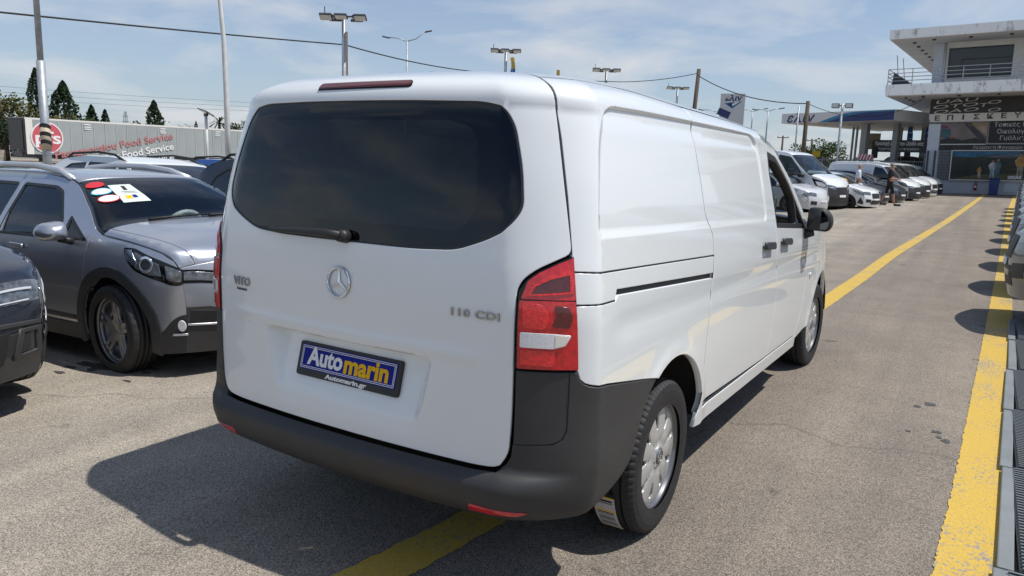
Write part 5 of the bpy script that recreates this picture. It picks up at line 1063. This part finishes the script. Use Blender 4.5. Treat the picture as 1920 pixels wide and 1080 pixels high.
lg = panel('logo_disc', arc_pts(1.68, 2.03, 1.27, 0, 354, 40), tf_, PWHITE, tr, sp=.4, th=.01); panel('logo_face', arc_pts(1.68, 2.03, 1.17, 0, 354, 40), tf_, PR2, lg, sp=.4, th=.005, off=.012)
text_on('logo_lettering', 'pfs', tf_, (1.72, 1.98), 1.35, PWHITE, lg, depth=.01, lift=.02, width=2.0, offset=.03)
sl = math.atan2(1.0, 5.4)
text_on('side_lettering', 'Enjoy Food Service', tf_, (9.3, .98), .86, PWHITE, tr, depth=.01, tilt=sl, width=7.6, offset=.014)
text_on('side_lettering', 'Papageorgiou Food Service', tf_, (7.6, 1.62), .86, RL, tr, depth=.01, tilt=sl*1.02, width=11.0, offset=.012)
text_on('side_lettering', 'Food Service', tf_, (10.5, .28), .86, PWHITE, tr, depth=.01, tilt=sl, width=5.1, offset=.014)
text_on('end_lettering', 'hello', plane_map((0, -.05, 0), (1, 0, 0), (0, 0, 1)), (-1.28, .75), .85, mat('print_dim', (.35, .35, .35), .6), tr, depth=.01, width=1.5)
# ------------------------------------------------------------------ trees
def leafmat(name, c): return mat(name, c, .7, noise=(1.2, .45), spec=.25)
CYP = leafmat('cypress_leaf', (.026, .046, .020)); OLV = leafmat('broad_leaf', (.085, .085, .022)); GRN = leafmat('green_leaf', (.05, .085, .022)); BARK = mat('bark', (.09, .07, .05), .9, noise=(6, .3))
def tree(label, x, y, top, r, kind, m, n=1500, name='tree', zb=0.):
    t = thing(name, label, 'tree', base(x, y)); H = top-float(gz(x, y)); V = []; F = []
    m_ = MB().tube([(0, 0, 0), (.05, 0, H*.5), (0, 0, H*.85)], [r*.12+.08, r*.08+.05, .03], 8)
    if kind != 'cypress':
        for k in range(6): a = k*1.05; m_.tube([(0, 0, H*.35), (r*.4*math.cos(a), r*.4*math.sin(a), H*.6), (r*.7*math.cos(a), r*.7*math.sin(a), H*.8)], [.10, .07, .02], 6)
    m_.obj('trunk', BARK, t, True)
    cl = [(nrs.normal(0, .45)*r, nrs.normal(0, .45)*r, H*nrs.uniform(.42, .88), r*nrs.uniform(.25, .5)) for _ in range(26)]
    for i in range(n):
        if kind == 'cypress':
            u = nrs.uniform(0, 1)**.8; a = nrs.uniform(0, 2*math.pi); prof = (min(1, (1-u)*2.9)**.7)*(.8+.2*min(1, u*6))*.70; lump = 1+.22*math.sin(a*3+u*17)+.15*math.sin(a*5-u*31)
            rad = r*prof*lump*math.sqrt(nrs.uniform(.45, 1)); c = np.array([rad*math.cos(a), rad*math.sin(a), zb*H+u*H*(1-zb)]); sz = nrs.uniform(.13, .30)*(r/1.2)**.5; up = 1.5
        else:
            q = cl[nrs.randint(len(cl))]; d = nrs.normal(0, 1, 3); d /= np.linalg.norm(d); c = np.array(q[:3])+d*q[3]*nrs.uniform(.6, 1.0)*np.array([1, 1, .75]); sz = nrs.uniform(.14, .30)*(r/2.5)**.5; up = .8
        a = nrs.normal(0, 1, 3); a /= np.linalg.norm(a); b = np.cross(a, nrs.normal(0, 1, 3)); b /= np.linalg.norm(b); b[2] *= up; k = len(V)
        V += [c-a*sz*.5, c+b*sz*.5, c+a*sz*.5, c-b*sz*.5]; F.append((k, k+1, k+2, k+3))
    mk('crown', V, F, m, t); return t
tree('tallest dark cypress behind the striped post', -87.4, 42.7, 9.6, 1.35, 'cypress', CYP, 2600, 'cypress_tree')
tree('broad twin topped cypress right of the striped post', -86.3, 45.0, 8.4, 1.75, 'cypress', CYP, 2600, 'cypress_tree')
tree('thin distant cypress between the two large cypresses', -113.5, 57.8, 8.0, .8, 'cypress', CYP, 900, 'cypress_tree')
tree('short cypress, third from the left over the trailer', -89.4, 49.8, 6.2, 1.2, 'cypress', CYP, 1800, 'cypress_tree')
tree('small pointed cypress right of the short one', -96, 55.3, 6.1, 1.05, 'cypress', CYP, 1200, 'cypress_tree')
tree('lone cypress over the middle of the trailer', -81.6, 52.8, 6.9, 1.35, 'cypress', CYP, 2200, 'cypress_tree')
tree('tiny cypress tip beside the white lamp post', -95, 68, 5.4, .6, 'cypress', CYP, 500, 'cypress_tree')
tree('low dark conifer right of the white lamp post', -84.2, 66.3, 6.0, 1.6, 'broad', CYP, 1200)
for lb, x, y, top, r, mm in (('broad olive brown tree at the left edge', -75.5, 33.6, 6.4, 3.0, OLV), ('lower olive green tree beside the left edge tree', -72, 35.2, 4.9, 2.6, OLV), ('pale green bush right of the twin cypress', -87, 47.2, 5.0, 1.5, GRN), ('round green tree under the petrol station canopy', -16.8, 106.4, 5.6, 2.6, GRN), ('small round tree left of the round green tree', -18.6, 107, 4.2, 1.6, GRN), ('dark hedge tree at the left end of the trailer', -70, 31, 3.6, 2.0, CYP)):
    tree(lb, x, y, top, r, 'broad', mm, 2200)
for k, (x, y, top, r) in enumerate(((-118, 75, 6.0, 3), (-122, 86, 5.8, 3.2), (-112, 90, 5.2, 2.5))): tree(['far low tree over the trailer, left of the solar lamp', 'far low tree behind the solar lamp', 'far low tree right of the solar lamp'][k], x, y, top, r, 'broad', CYP, 700)
pt = thing('palm_tree', 'small palm left of the dark conifer', 'tree', base(-85.5, 64.7)); MB().tube([(0, 0, 0), (0, 0, 5.2)], [.25, .18], 8).obj('trunk', BARK, pt, True)
V = []; F = []
for k in range(26):
    a = nrs.uniform(0, 6.28); e = nrs.uniform(-.3, 1.2); 
    for j in range(5):
        s0, s1 = j*.32, (j+1)*.32; P = [np.array([s*math.cos(a)*math.cos(e*.6), s*math.sin(a)*math.cos(e*.6), 5.2+s*math.sin(e)-.28*s*s]) for s in (s0, s1)]; w = np.array([-math.sin(a), math.cos(a), 0])*.10; i = len(V); V += [P[0]-w, P[0]+w, P[1]+w*.8, P[1]-w*.8]; F.append((i, i+1, i+2, i+3))
mk('crown', V, F, GRN, pt)
sw_ = thing('stone_wall', 'low pale stone wall at the left edge behind the trailer end', 'wall', base(-67.5, 29)); m = MB(); [m.box((rnd.uniform(-.02, .02)+dx*.62, 0, .25+dz*.32), (.6, .5, .3)) for dx in range(-6, 3) for dz in range(3)]; tag(m.obj('stone', mat('pale_stone', (.36, .32, .26), .9, noise=(3, .25)), sw_), kind='stuff')
# ------------------------------------------------------------------ petrol station
CANW = mat('canopy_white', (.66, .66, .65), .45, noise=(2, .04)); NAVYP = mat('canopy_navy', (.012, .032, .14), .35); CYANP = mat('canopy_cyan', (.03, .20, .36), .35); SOFF = mat('soffit_white', (.62, .60, .57), .6, noise=(1.2, .06))
A = np.array([-11.20, 56.54]); B = np.array([-3.40, 52.8]); uw = (B-A)/np.linalg.norm(B-A); CL = float(np.linalg.norm(B-A))
ca = thing('station_canopy', 'white petrol station canopy with navy and blue wave on its edge', 'canopy', (A[0], A[1], 0), math.atan2(uw[1], uw[0]))
Dp = 12.5; z0, z1 = 4.78, 5.47
def cz(x): return .006*x
m = MB(); m.add([(0, 0, z0), (CL, 0, z0+.05), (CL, 0, z1+.03), (0, 0, z1), (0, .25, z0), (CL, .25, z0+.05), (CL, .25, z1+.03), (0, .25, z1)], [(0, 1, 2, 3), (5, 4, 7, 6), (3, 2, 6, 7), (1, 0, 4, 5), (0, 3, 7, 4), (2, 1, 5, 6)]); m.obj('front_fascia', CANW, ca)
MB().box((CL-.1, Dp/2+.13, (z0+z1)/2+.04), (.2, Dp-.3, z1-z0)).obj('side_fascia', CANW, ca); MB().box((.1, Dp/2+.13, (z0+z1)/2), (.2, Dp-.3, z1-z0)).obj('side_fascia', CANW, ca)
for k in range(6): MB().box((CL/2, .3+k*2.03+1.0, z0+.06), (CL-.45, 2.0, .06)).obj('soffit_panel', SOFF, ca)
for k in range(4): 
    for j in range(2): MB().box((1.3+k*1.9, 3+5*j, z0+.02), (.5, .5, .04)).obj('canopy_light', mat('dim_lamp', (.42, .40, .36), .4), ca)
cf = plane_map((0, -.004, 0), (1, 0, 0), (0, 0, 1))
wv = lambda x0, x1, zb, zt, m, o: panel('wave_stripe', [(x0, zb), (CL-.02, zb+.05)]+[(CL-.02, zt+.03)]+[(x0+(x1-x0)*t, zb+(zt-zb)*math.sin(t*math.pi/2)) for t in np.linspace(1, 0, 12)], cf, m, ca, sp=.5, th=.004, bev=.001, off=o)
wv(3.1, 6.2, z0+.01, z1-.02, CYANP, .004); wv(3.7, 7.2, z0+.01, z1-.09, NAVYP, .009)
text_on('canopy_lettering', 'ελιν', cf, (1.55, 5.10), .86, NAVYP, ca, depth=.01, width=2.3, shear=.2, offset=.02, spacing=1.1)
for x, y, w in ((5.35, 2.2, .42), (7.0, 3.2, .36), (6.6, 7.5, .40), (1.9, 6.0, .12), (2.15, 6.1, .12), (4.5, 8, .14)): MB().box((x, y, z0/2+.15), (w, w, z0-.3)).obj('canopy_column', mat('column_grey', (.30, .31, .32), .6), ca)
PUMP = mat('pump_dark', (.03, .03, .032), .5)
for k, (x, y) in enumerate(((5.35, 3.0), (7.1, 4.0), (6.6, 8.3))):
    p = thing('fuel_pump', ['fuel pump by the left grey canopy column', 'fuel pump by the middle grey canopy column', 'fuel pump by the rear canopy column'][k], 'fuel pump', (0, 0, 0), group='fuel pumps'); c, s = uw; X = A[0]+x*c-y*s; Y = A[1]+x*s+y*c; p.location = base(X, Y); p.rotation_euler.z = math.atan2(uw[1], uw[0])
    MB().box((0, 0, .9), (.7, .5, 1.8)).obj('cabinet', PUMP, p, bevel=.05); MB().box((0, -.26, 1.45), (.5, .04, .45)).obj('display', mat('display_grey', (.2, .22, .22), .3), p); MB().box((.38, -.05, 2.6), (.35, .25, .7)).obj('hose_box', PUMP, p, bevel=.05)
# totem
to = thing('station_totem', 'white petrol station totem sign with blue lettering behind the van roof', 'sign', base(-16.3, 61.4), R_(15)); MB().box((0, 0, 3.6), (1.95, .5, 7.5)).obj('totem_body', mat('totem_white', (.62, .63, .63), .5), to, bevel=.03)
tof = plane_map((0, -.256, 0), (1, 0, 0), (0, 0, 1)); text_on('totem_lettering', 'ελιν', tof, (0, 6.93), .62, NAVYP, to, depth=.01, width=1.35, shear=.25, offset=.02)
panel('totem_logo', [(-.65, 6.55), (0, 6.12), (.75, 6.72)], tof, CYANP, to, sp=.5, th=.004, off=.004); panel('totem_logo', [(-.45, 6.5), (0, 6.2), (.2, 6.62), (-.1, 6.6)], tof, NAVYP, to, sp=.5, th=.004, off=.009); panel('totem_star', [(.0, 6.32), (.28, 6.5), (.62, 6.72), (.3, 6.64), (.22, 6.78), (.16, 6.58), (-.05, 6.5)], tof, PWHITE, to, sp=.5, th=.004, off=.013)
MB().box((-.65, -.27, 5.75), (1.0, .03, .55), Matrix.Rotation(R_(22), 3, 'Y')).obj('totem_band', NAVYP, to)
# banner, small signs and flags beyond the fence
bn = thing('warning_banner', 'long dark banner with white Greek warning text beside the pillar', 'banner', base(-3.7, 56.6), R_(-12)); bz = 3.30-bn.location.z
MB().box((.45, 0, bz), (3.5, .06, .82)).obj('banner_sheet', mat('banner_dark', (.05, .052, .055), .6), bn); [MB().tube([(x, .08, 0), (x, .08, bz+.4)], .04, 6).obj('banner_post', GALV, bn) for x in (-1.2, .4, 2.1)]
bf = plane_map((.42, -.034, bz), (1, 0, 0), (0, 0, 1)); text_on('banner_lettering', 'Προσοχή κατά την έξοδό σας', bf, (0, .16), .32, PWHITE, bn, depth=.006, width=3.1, offset=.008); text_on('banner_lettering', 'Ευχαριστούμε που μας επισκεφθήκατε', bf, (0, -.19), .2, PWHITE, bn, depth=.006, width=2.6)
cs = thing('crystal_sign', 'square olive sign reading Crystal left of the warning banner', 'sign', base(-5.0, 57.2), R_(-10)); bz2 = 3.62-cs.location.z; MB().box((0, 0, bz2), (.92, .06, 1.1)).obj('sign_panel', mat('olive_panel', (.24, .20, .12), .5, noise=(1.5, .2)), cs); MB().tube([(0, .06, 0), (0, .06, bz2)], .05, 6).obj('sign_post', GALV, cs); text_on('sign_lettering', 'iCrystal', plane_map((0, -.033, bz2), (1, 0, 0), (0, 0, 1)), (0, -.1), .24, PBLK, cs, depth=.005, width=.78)
YS_ = thing('yellow_sign', 'small yellow sign under the petrol station canopy', 'sign', base(-9.2, 60)); MB().box((0, 0, 2.55), (.6, .06, .45)).obj('sign_panel', FY, YS_); MB().tube([(0, .05, 0), (0, .05, 2.5)], .04, 6).obj('sign_post', GALV, YS_)
rw = thing('striped_barrier', 'red and white striped board above the parked vans', 'barrier', base(-5.15, 55.2), R_(-12)); zz = 2.46-rw.location.z; MB().box((0, 0, zz), (1.0, .05, .42)).obj('board', PWHITE, rw); [MB().tube([(x, .05, 0), (x, .05, zz)], .03, 6).obj('leg', GALV, rw) for x in (-.4, .4)]
for k in range(5): panel('red_stripe', [(-.48+.2*k, -.2), (-.38+.2*k, -.2), (-.24+.2*k, .2), (-.34+.2*k, .2)] if k < 4 else [(.32, -.2), (.42, -.2), (.5, .03), (.5, .2), (.46, .2)], plane_map((0, -.027, zz), (1, 0, 0), (0, 0, 1)), PRED, rw, sp=.3, th=.003, bev=.0005, off=.002)
for k, (x, y) in enumerate(((-3.1, 59.8), (-2.0, 60))):
    q = thing('banner_flag', ['blue feather flag right of the warning banner, left one', 'blue feather flag beside the pillar'][k], 'flag', base(x, y), group='blue flags'); zz = 4.9-q.location.z; MB().tube([(0, 0, 0), (0, 0, zz)], .025, 6).obj('staff', GALV, q)
    o = mk('flag_cloth', [(.02, 0, zz-1.5), (.36, .05, zz-1.45), (.34, .02, zz-.7), (.26, 0, zz-.1), (.02, 0, zz)], [(0, 1, 2, 3, 4)], FB, q); MB().box((.18, -.02, zz-.55), (.2, .02, .07)).obj('flag_print', PWHITE, q); MB().box((.18, -.0, zz-.95), (.2, .02, .05)).obj('flag_print', PWHITE, q); MB().box((.13, -.015, zz-.08), (.2, .02, .12)).obj('flag_print', FY, q)
fe = thing('bar_fence', 'grey bar fence behind the far end of the parked row', 'fence', base(-6.2, 54.6), R_(-3)); fz = 2.1
m = MB(); [m.box((-3.8+.13*k, 0, 1.3), (.025, .025, 1.7)) for k in range(66)]; tag(m.obj('bars', mat('fence_grey', (.22, .23, .24), .5, metal=.3), fe), kind='stuff'); [MB().box((.5, 0, z), (8.7, .05, .05)).obj('rail', MATS['fence_grey'], fe) for z in (.5, 2.1)]; [MB().box((x, 0, 1.15), (.09, .09, 2.3)).obj('fence_post', MATS['fence_grey'], fe) for x in (-3.8, -1.6, .6, 2.8, 4.8)]
lw = thing('boundary_wall', 'low concrete wall under the bar fence behind the parked row', 'wall', base(-8, 56)); MB().box((-4, .3, .5), (22, .25, 1.0)).obj('wall_body', mat('wall_grey', (.30, .30, .30), .8, noise=(1, .1)), lw)
# far low wood behind the lots, one mass
V = []; F = []
for i in range(7000):
    t = nrs.uniform(0, 1); x = -125+t*112+nrs.normal(0, 3); y = 62+t*95+nrs.normal(0, 3); h = 2.2+1.3*math.sin(t*41)*math.sin(t*17+1)+.5*math.sin(t*97); z = float(gz(x, y))+nrs.uniform(0, 1)**.7*max(1.2, h)
    a = nrs.normal(0, 1, 3); a /= np.linalg.norm(a); b = np.cross(a, nrs.normal(0, 1, 3)); b /= np.linalg.norm(b); s_ = nrs.uniform(.3, .7); c = np.array([x, y, z]); k = len(V); V += [c-a*s_, c+b*s_, c+a*s_, c-b*s_]; F.append((k, k+1, k+2, k+3))
tag(mk('far_wood', V, F, CYP), 'low far belt of dark trees and scrub behind the lots', 'trees', kind='stuff')
# ------------------------------------------------------------------ the workshop building on the right
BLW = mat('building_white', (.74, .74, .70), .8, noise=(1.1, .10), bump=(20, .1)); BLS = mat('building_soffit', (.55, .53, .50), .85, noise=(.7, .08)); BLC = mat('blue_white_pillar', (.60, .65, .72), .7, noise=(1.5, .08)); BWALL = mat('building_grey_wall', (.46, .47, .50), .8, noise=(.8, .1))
def stained():
    m = bpy.data.materials.new('stained_concrete'); m.use_nodes = True; t = m.node_tree; b = t.nodes['Principled BSDF']; L = t.links.new; b.inputs['Roughness'].default_value = .85
    tc = N(t, 'ShaderNodeTexCoord'); mp = N(t, 'ShaderNodeMapping'); mp.inputs['Scale'].default_value = (2.6, 2.6, .9); L(tc.outputs['Object'], mp.inputs[0]); n = N(t, 'ShaderNodeTexNoise'); n.inputs['Scale'].default_value = 1.6; n.inputs['Detail'].default_value = 7; n.inputs['Roughness'].default_value = .65; L(mp.outputs[0], n.inputs['Vector'])
    r = N(t, 'ShaderNodeValToRGB'); r.color_ramp.elements[0].position = .33; r.color_ramp.elements[0].color = (.45, .44, .42, 1); r.color_ramp.elements[1].position = .46; r.color_ramp.elements[1].color = (.90, .92, .91, 1); L(n.outputs['Fac'], r.inputs[0]); L(r.outputs[0], b.inputs['Base Color']); return m
STC = stained()
bu_ = thing('workshop_building', 'two storey white workshop with deep balcony, flat roof and Greek signs', 'building', (-.27, 53.31, float(gz(-.27, 53.31))))
UV_ = Vector((.99856, -.04915, .02161)); DV_ = Vector((.04884, .99870, .01477)); ZV_ = Vector((-.02231, -.01369, .99966))
Mx = Matrix.Identity(3)
for i in range(3): Mx[i][0], Mx[i][1], Mx[i][2] = UV_[i], DV_[i], ZV_[i]
bu_.rotation_euler = Mx.to_euler()
UR = 16.0                                   # the facade goes on to the right
def bx(name, u0, u1, d0, d1, z0, z1, m, par=bu_, bev=0): return MB().box(((u0+u1)/2, (d0+d1)/2, (z0+z1)/2), (u1-u0, d1-d0, z1-z0)).obj(name, m, par, bevel=bev)
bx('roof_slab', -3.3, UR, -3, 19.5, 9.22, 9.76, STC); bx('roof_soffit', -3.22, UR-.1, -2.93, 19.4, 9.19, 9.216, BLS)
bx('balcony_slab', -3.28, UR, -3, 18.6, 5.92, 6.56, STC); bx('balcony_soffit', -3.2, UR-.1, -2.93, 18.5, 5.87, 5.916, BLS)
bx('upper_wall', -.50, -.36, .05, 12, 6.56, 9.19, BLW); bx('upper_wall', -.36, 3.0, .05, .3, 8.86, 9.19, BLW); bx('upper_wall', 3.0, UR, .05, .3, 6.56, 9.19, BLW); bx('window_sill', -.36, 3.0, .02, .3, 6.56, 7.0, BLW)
bx('balcony_pillar', -1.16, -.62, -.05, .5, 6.56, 9.19, BLC, bev=.02); MB().tube([(-.56, -.02, 6.56), (-.56, -.02, 9.19)], .05, 8).obj('drain_pipe', BLC, bu_, True); bx('side_wall', -.62, -.5, .5, 17, 6.56, 9.19, BLW)
wn = bx('window', -.36, 3.0, .18, .2, 7.0, 8.86, mat('office_glass', (.020, .032, .034), .06, spec=.6)); [bx('window_frame', a, b, .10, .2, c, d, DKST, wn) for a, b, c, d in ((-.36, 3.0, 8.80, 8.86), (-.36, -.30, 7.0, 8.8), (2.94, 3.0, 7.0, 8.8), (.35, .41, 7.0, 8.2), (.41, 2.94, 8.14, 8.2))]
wn.parent = bu_
for k in range(5): bx('window', 3.9+k*2.4, 5.7+k*2.4, .0, .04, 7.0, 8.86, MATS['office_glass'])
RAILM = mat('rail_grey', (.46, .48, .48), .5, metal=.2)
rl = thing('balcony_railing', 'grey pipe railing along the balcony edge', 'railing'); rl.parent = None; bpy.data.objects.remove(rl)
m = None
for z in (6.78, 7.0, 7.22, 7.46): MB().tube([(-3.2, 18, z), (-3.2, -2.9, z), (UR, -2.9, z)], .024, 6).obj('railing_bar', RAILM, bu_, True)
for k in range(14): MB().tube([(-3.2+k*1.32, -2.9, 6.5), (-3.2+k*1.32, -2.9, 7.46)], .026, 6).obj('railing_post', RAILM, bu_, True)
for k in range(1, 10): MB().tube([(-3.2, -2.9+k*2, 6.5), (-3.2, -2.9+k*2, 7.46)], .026, 6).obj('railing_post', RAILM, bu_, True)
for k in range(7): MB().tube([(-2.15, -1.2+1.9*k, 9.19), (-2.15, -1.2+1.9*k, 9.11)], .10, 10).obj('downlight', DKST, bu_, True)
for u in (-1.0, .9, 2.9, 4.9): MB().tube([(u, -2.1, 9.19), (u, -2.1, 9.11)], .10, 10).obj('downlight', DKST, bu_, True); MB().tube([(u-.3, -2.2, 5.87), (u-.3, -2.2, 5.79)], .10, 10).obj('downlight', DKST, bu_, True)
for k in range(3): MB().tube([(-2.3, -1.6+1.7*k, 5.87), (-2.3, -1.6+1.7*k, 5.79)], .09, 10).obj('downlight', DKST, bu_, True)
rk = thing('metal_rack', 'dark slatted rack with two rods on the balcony corner', 'rack', tuple(Vector(bu_.location)+Mx @ Vector((-2.6, -2.2, 6.56)))); m = MB()
m.prism([(-.5, 0), (.7, 0), (-.4, .8)], lambda p: (p[0], 0, p[1]), lambda p: (p[0], .08, p[1])); m.obj('slats', DKST, rk); [MB().tube([(x, 0, 0), (x-.25, 0, 1.6+.2*k)], .02, 6).obj('rod', DKST, rk) for k, x in enumerate((.25, -.1))]
# ground floor
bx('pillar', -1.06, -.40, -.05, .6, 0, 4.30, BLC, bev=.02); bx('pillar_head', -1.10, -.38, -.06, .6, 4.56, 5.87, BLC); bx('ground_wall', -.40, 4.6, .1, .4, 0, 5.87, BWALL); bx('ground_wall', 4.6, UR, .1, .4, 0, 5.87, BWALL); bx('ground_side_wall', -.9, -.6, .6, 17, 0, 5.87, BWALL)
DARKB = mat('dark_board', (.035, .034, .034), .6, noise=(1.5, .2)); LGT = mat('board_cream', (.66, .64, .59), .7); DLET = mat('dark_letter', (.045, .042, .04), .6); PALE = mat('pale_letter', (.55, .55, .53), .6)
bb = bx('pattern_banner', -1.08, 9, -.16, -.06, 4.92, 5.80, DARKB); bf_ = plane_map((0, -.165, 0), (1, 0, 0), (0, 0, 1))
for s_, u, z, w in (('UAU', .30, 5.66, 2.3), ('OTO', .25, 5.36, 2.4), ('O', 2.30, 5.52, .66), ('OAO', .30, 5.06, 2.4), ('O', 2.32, 5.06, .66), ('T', 1.75, 5.36, .5)):
    text_on('banner_lettering', s_, bf_, (u, z), .30, PALE, bb, depth=.006, width=w, shear=.15, tilt=.06)
bd = bx('repair_sign', -1.02, 9, -.20, -.06, 4.40, 4.90, LGT)
for k, ch in enumerate('ΕΠΙΣΚΕΥΗ'): text_on('sign_lettering', ch, plane_map((0, -.203, 0), (1, .0, .02), (0, 0, 1)), (-.62+k*.70, 4.63), .40, DLET, bd, depth=.006, xscale=1.35 if ch != 'Ι' else 1.5, offset=.012)
# left poster with a tilted mast and twilight sky, right dark price board
p1_ = bx('poster', -.36, 2.12, .04, .10, 3.05, 4.36, mat('poster_dusk', (.20, .17, .16), .6, noise=(.9, .35)))
pp = plane_map((0, .036, 0), (1, 0, 0), (0, 0, 1))
for pts, c in (([(-.34, 3.07), (2.10, 3.07), (2.1, 3.3), (1.5, 3.42), (.8, 3.28), (.2, 3.5), (-.34, 3.3)], (.035, .04, .035)), ([(-.34, 3.5), (.25, 3.35), (.15, 3.95), (-.34, 4.0)], (.05, .13, .15)), ([(-.34, 4.02), (.05, 4.0), (.18, 3.92), (-.1, 4.2), (-.34, 4.18)], (.22, .06, .16)), ([(.8, 4.34), (1.2, 4.34), (2.1, 3.32), (1.75, 3.28)], (.06, .055, .07)), ([(1.2, 4.34), (2.1, 4.34), (2.1, 3.5)], (.34, .27, .19)), ([(.15, 3.5), (.35, 3.6), (.45, 3.45), (.2, 3.38)], (.38, .12, .10))):
    panel('poster_print', pts, pp, mat('poster_%d' % int(c[0]*1000+c[1]*77777), c, .6, noise=(3, .3)), p1_, sp=.6, th=.003, bev=.0005, off=.004+.004*rnd.random())
text_on('poster_lettering', 'ΟΙΚΟΛ', pp, (1.6, 4.2), .26, mat('dim_gold', (.30, .23, .12), .6), p1_, depth=.004, width=1.0, lift=.009)
p2_ = bx('price_board', 2.20, 9, .02, .10, 3.10, 4.45, mat('board_black', (.014, .015, .016), .5)); pq = plane_map((0, .018, 0), (1, 0, 0), (0, 0, 1))
for k, (s_, u) in enumerate((('Τοπικές Γεμίσεις', 3.95), ('Οικολογικός', 3.85), ('Γυάλισμα', 3.55))): text_on('board_lettering', s_, pq, (2.42+.18*k, 4.18-.40*k), .36, PALE, p2_, depth=.004, align='LEFT', offset=.0)
p3_ = bx('torn_strip', -.36, 9, .03, .10, 2.68, 3.02, mat('strip_dark', (.03, .03, .03), .6, noise=(2, .5))); text_on('strip_lettering', 'Λεύκανση Φαναριών · Βι', plane_map((0, .026, 0), (1, 0, 0), (0, 0, 1)), (2.95, 2.83), .26, PALE, p3_, depth=.004, width=3.0); bx('torn_edge', -.36, 2.1, .02, .10, 3.0, 3.06, LGT, p3_)
# large outdoor poster
gp = bx('billboard', .35, 9, -.06, .06, .86, 2.66, mat('poster_hills', (.028, .030, .022), .6, noise=(1.2, .5))); gf = plane_map((0, -.064, 0), (1, 0, 0), (0, 0, 1)); [bx('billboard_frame', a, b, -.08, .04, c, d, LGT, gp) for a, b, c, d in ((.33, 9, 2.62, 2.68), (.33, 9, .82, .88), (.33, .39, .88, 2.62))]
def gpoly(pts, c, o=.004, nm='billboard_print'): return panel(nm, pts, gf, mat('bill_%d' % (int(c[0]*9973+c[1]*7919+c[2]*104729) % 999983), c, .6, noise=(3, .35)), gp, sp=.7, th=.003, bev=.0005, off=o)
gpoly([(.40, 2.30), (1.5, 2.22), (2.6, 2.42), (3.6, 2.52), (4.2, 2.4), (9, 2.3), (9, 2.6), (.40, 2.6)], (.035, .14, .23)); gpoly([(2.0, 2.25), (3.0, 2.45), (3.6, 2.50), (4.4, 2.32), (3.4, 2.2)], (.09, .12, .14), .007); gpoly([(.5, .9), (9, .9), (9, 1.1), (3, 1.25), (1.8, 1.18)], (.10, .09, .035), .007); gpoly([(3.2, 1.5), (4.4, 1.7), (9, 1.7), (9, 1.4)], (.07, .065, .03), .007)
def figure(u, h, top, bot, z=.98):
    k = h/1.1; gpoly([(u-.10*k, z), (u-.04*k, z), (u-.01*k, z+.42*k), (u+.04*k, z), (u+.11*k, z), (u+.11*k, z+.55*k), (u-.11*k, z+.55*k)], bot, .010); gpoly([(u-.13*k, z+.5*k), (u+.13*k, z+.5*k), (u+.17*k, z+.72*k), (u+.10*k, z+.92*k), (u-.10*k, z+.92*k), (u-.22*k, z+.74*k)], top, .013); gpoly(arc_pts(u, z+1.0*k, .075*k, 0, 330, 11), (.30, .18, .12), .013); gpoly(arc_pts(u, z+1.05*k, .07*k, 0, 180, 7), (.06, .04, .03), .016)
figure(1.93, .72, (.42, .22, .06), (.36, .30, .22)); figure(2.60, 1.12, (.45, .46, .46), (.30, .36, .40)); figure(2.86, 1.2, (.07, .13, .14), (.07, .12, .14)); figure(4.0, 1.55, (.42, .23, .07), (.24, .22, .16))
text_on('billboard_lettering', 'GIGAS', gf, (3.42, 1.04), .24, PWHITE, gp, depth=.004, align='LEFT', lift=.012, offset=.008)
# grille beside the pillar, lower openings
gl_ = thing('window_grille', 'dark bar grille between the pillar and the large poster', 'grille', tuple(Vector(bu_.location)+Mx @ Vector((0, -.02, 0)))); gl_.rotation_euler = Mx.to_euler(); m = MB(); [m.box((-.30+.07*k, 0, 1.75), (.02, .02, 1.85)) for k in range(10)]; [m.box((.02, 0, .9+.18*k), (.68, .02, .02)) for k in range(10)]; tag(m.obj('bars', DKST, gl_), kind='stuff'); MB().box((-.55, -.1, 1.5), (.10, .10, 2.3)).obj('gate_post', DKST, gl_); MB().box((-.95, -.1, 1.5), (.10, .10, 2.3)).obj('gate_post', DKST, gl_)
bx('notice', 3.25, 3.95, .06, .10, .15, .72, mat('notice_paper', (.52, .54, .56), .7)); bx('ledge', 3.1, UR, .0, .1, .74, .80, LGT)
def btop(u, d, z): return tuple(Vector(bu_.location)+Mx @ Vector((u, d, z)))
bi = thing('waste_bin', 'blue plastic waste bin standing under the large poster', 'bin', btop(2.79, -.75, .0), R_(-3)); m = MB(); V = [(-.22, -.24, 0), (.22, -.24, 0), (.22, .24, 0), (-.22, .24, 0), (-.26, -.28, .95), (.26, -.28, .95), (.26, .28, .95), (-.26, .28, .95)]; m.add(V, [(3, 2, 1, 0), (0, 1, 5, 4), (1, 2, 6, 5), (2, 3, 7, 6), (3, 0, 4, 7), (4, 5, 6, 7)]); m.obj('bin_body', mat('bin_blue', (.02, .045, .16), .45), bi, bevel=.02); MB().box((0, 0, .99), (.58, .62, .07)).obj('bin_lid', MATS['bin_blue'], bi, bevel=.02)
for s in (1, -1): lathe('bin_wheel', [(-.03, .01), (-.03, .09), (.03, .09), (.03, .01)], RUBBER, bi, 14, loc=(s*.2, .26, .09))
fx = thing('fire_extinguisher', 'red fire extinguisher on the wall left of the blue bin', 'extinguisher', btop(1.81, -.12, .24)); lathe('cylinder', [(0, .0), (0, .085), (.36, .085), (.42, .05), (.45, .03)], mat('extinguisher_red', (.42, .012, .015), .3, coat=.5), fx, 16, axis='z'); MB().box((.02, 0, .48), (.14, .04, .05)).obj('valve', PBLK, fx); MB().box((0, -.087, .2), (.09, .01, .12)).obj('label_plate', PWHITE, fx)
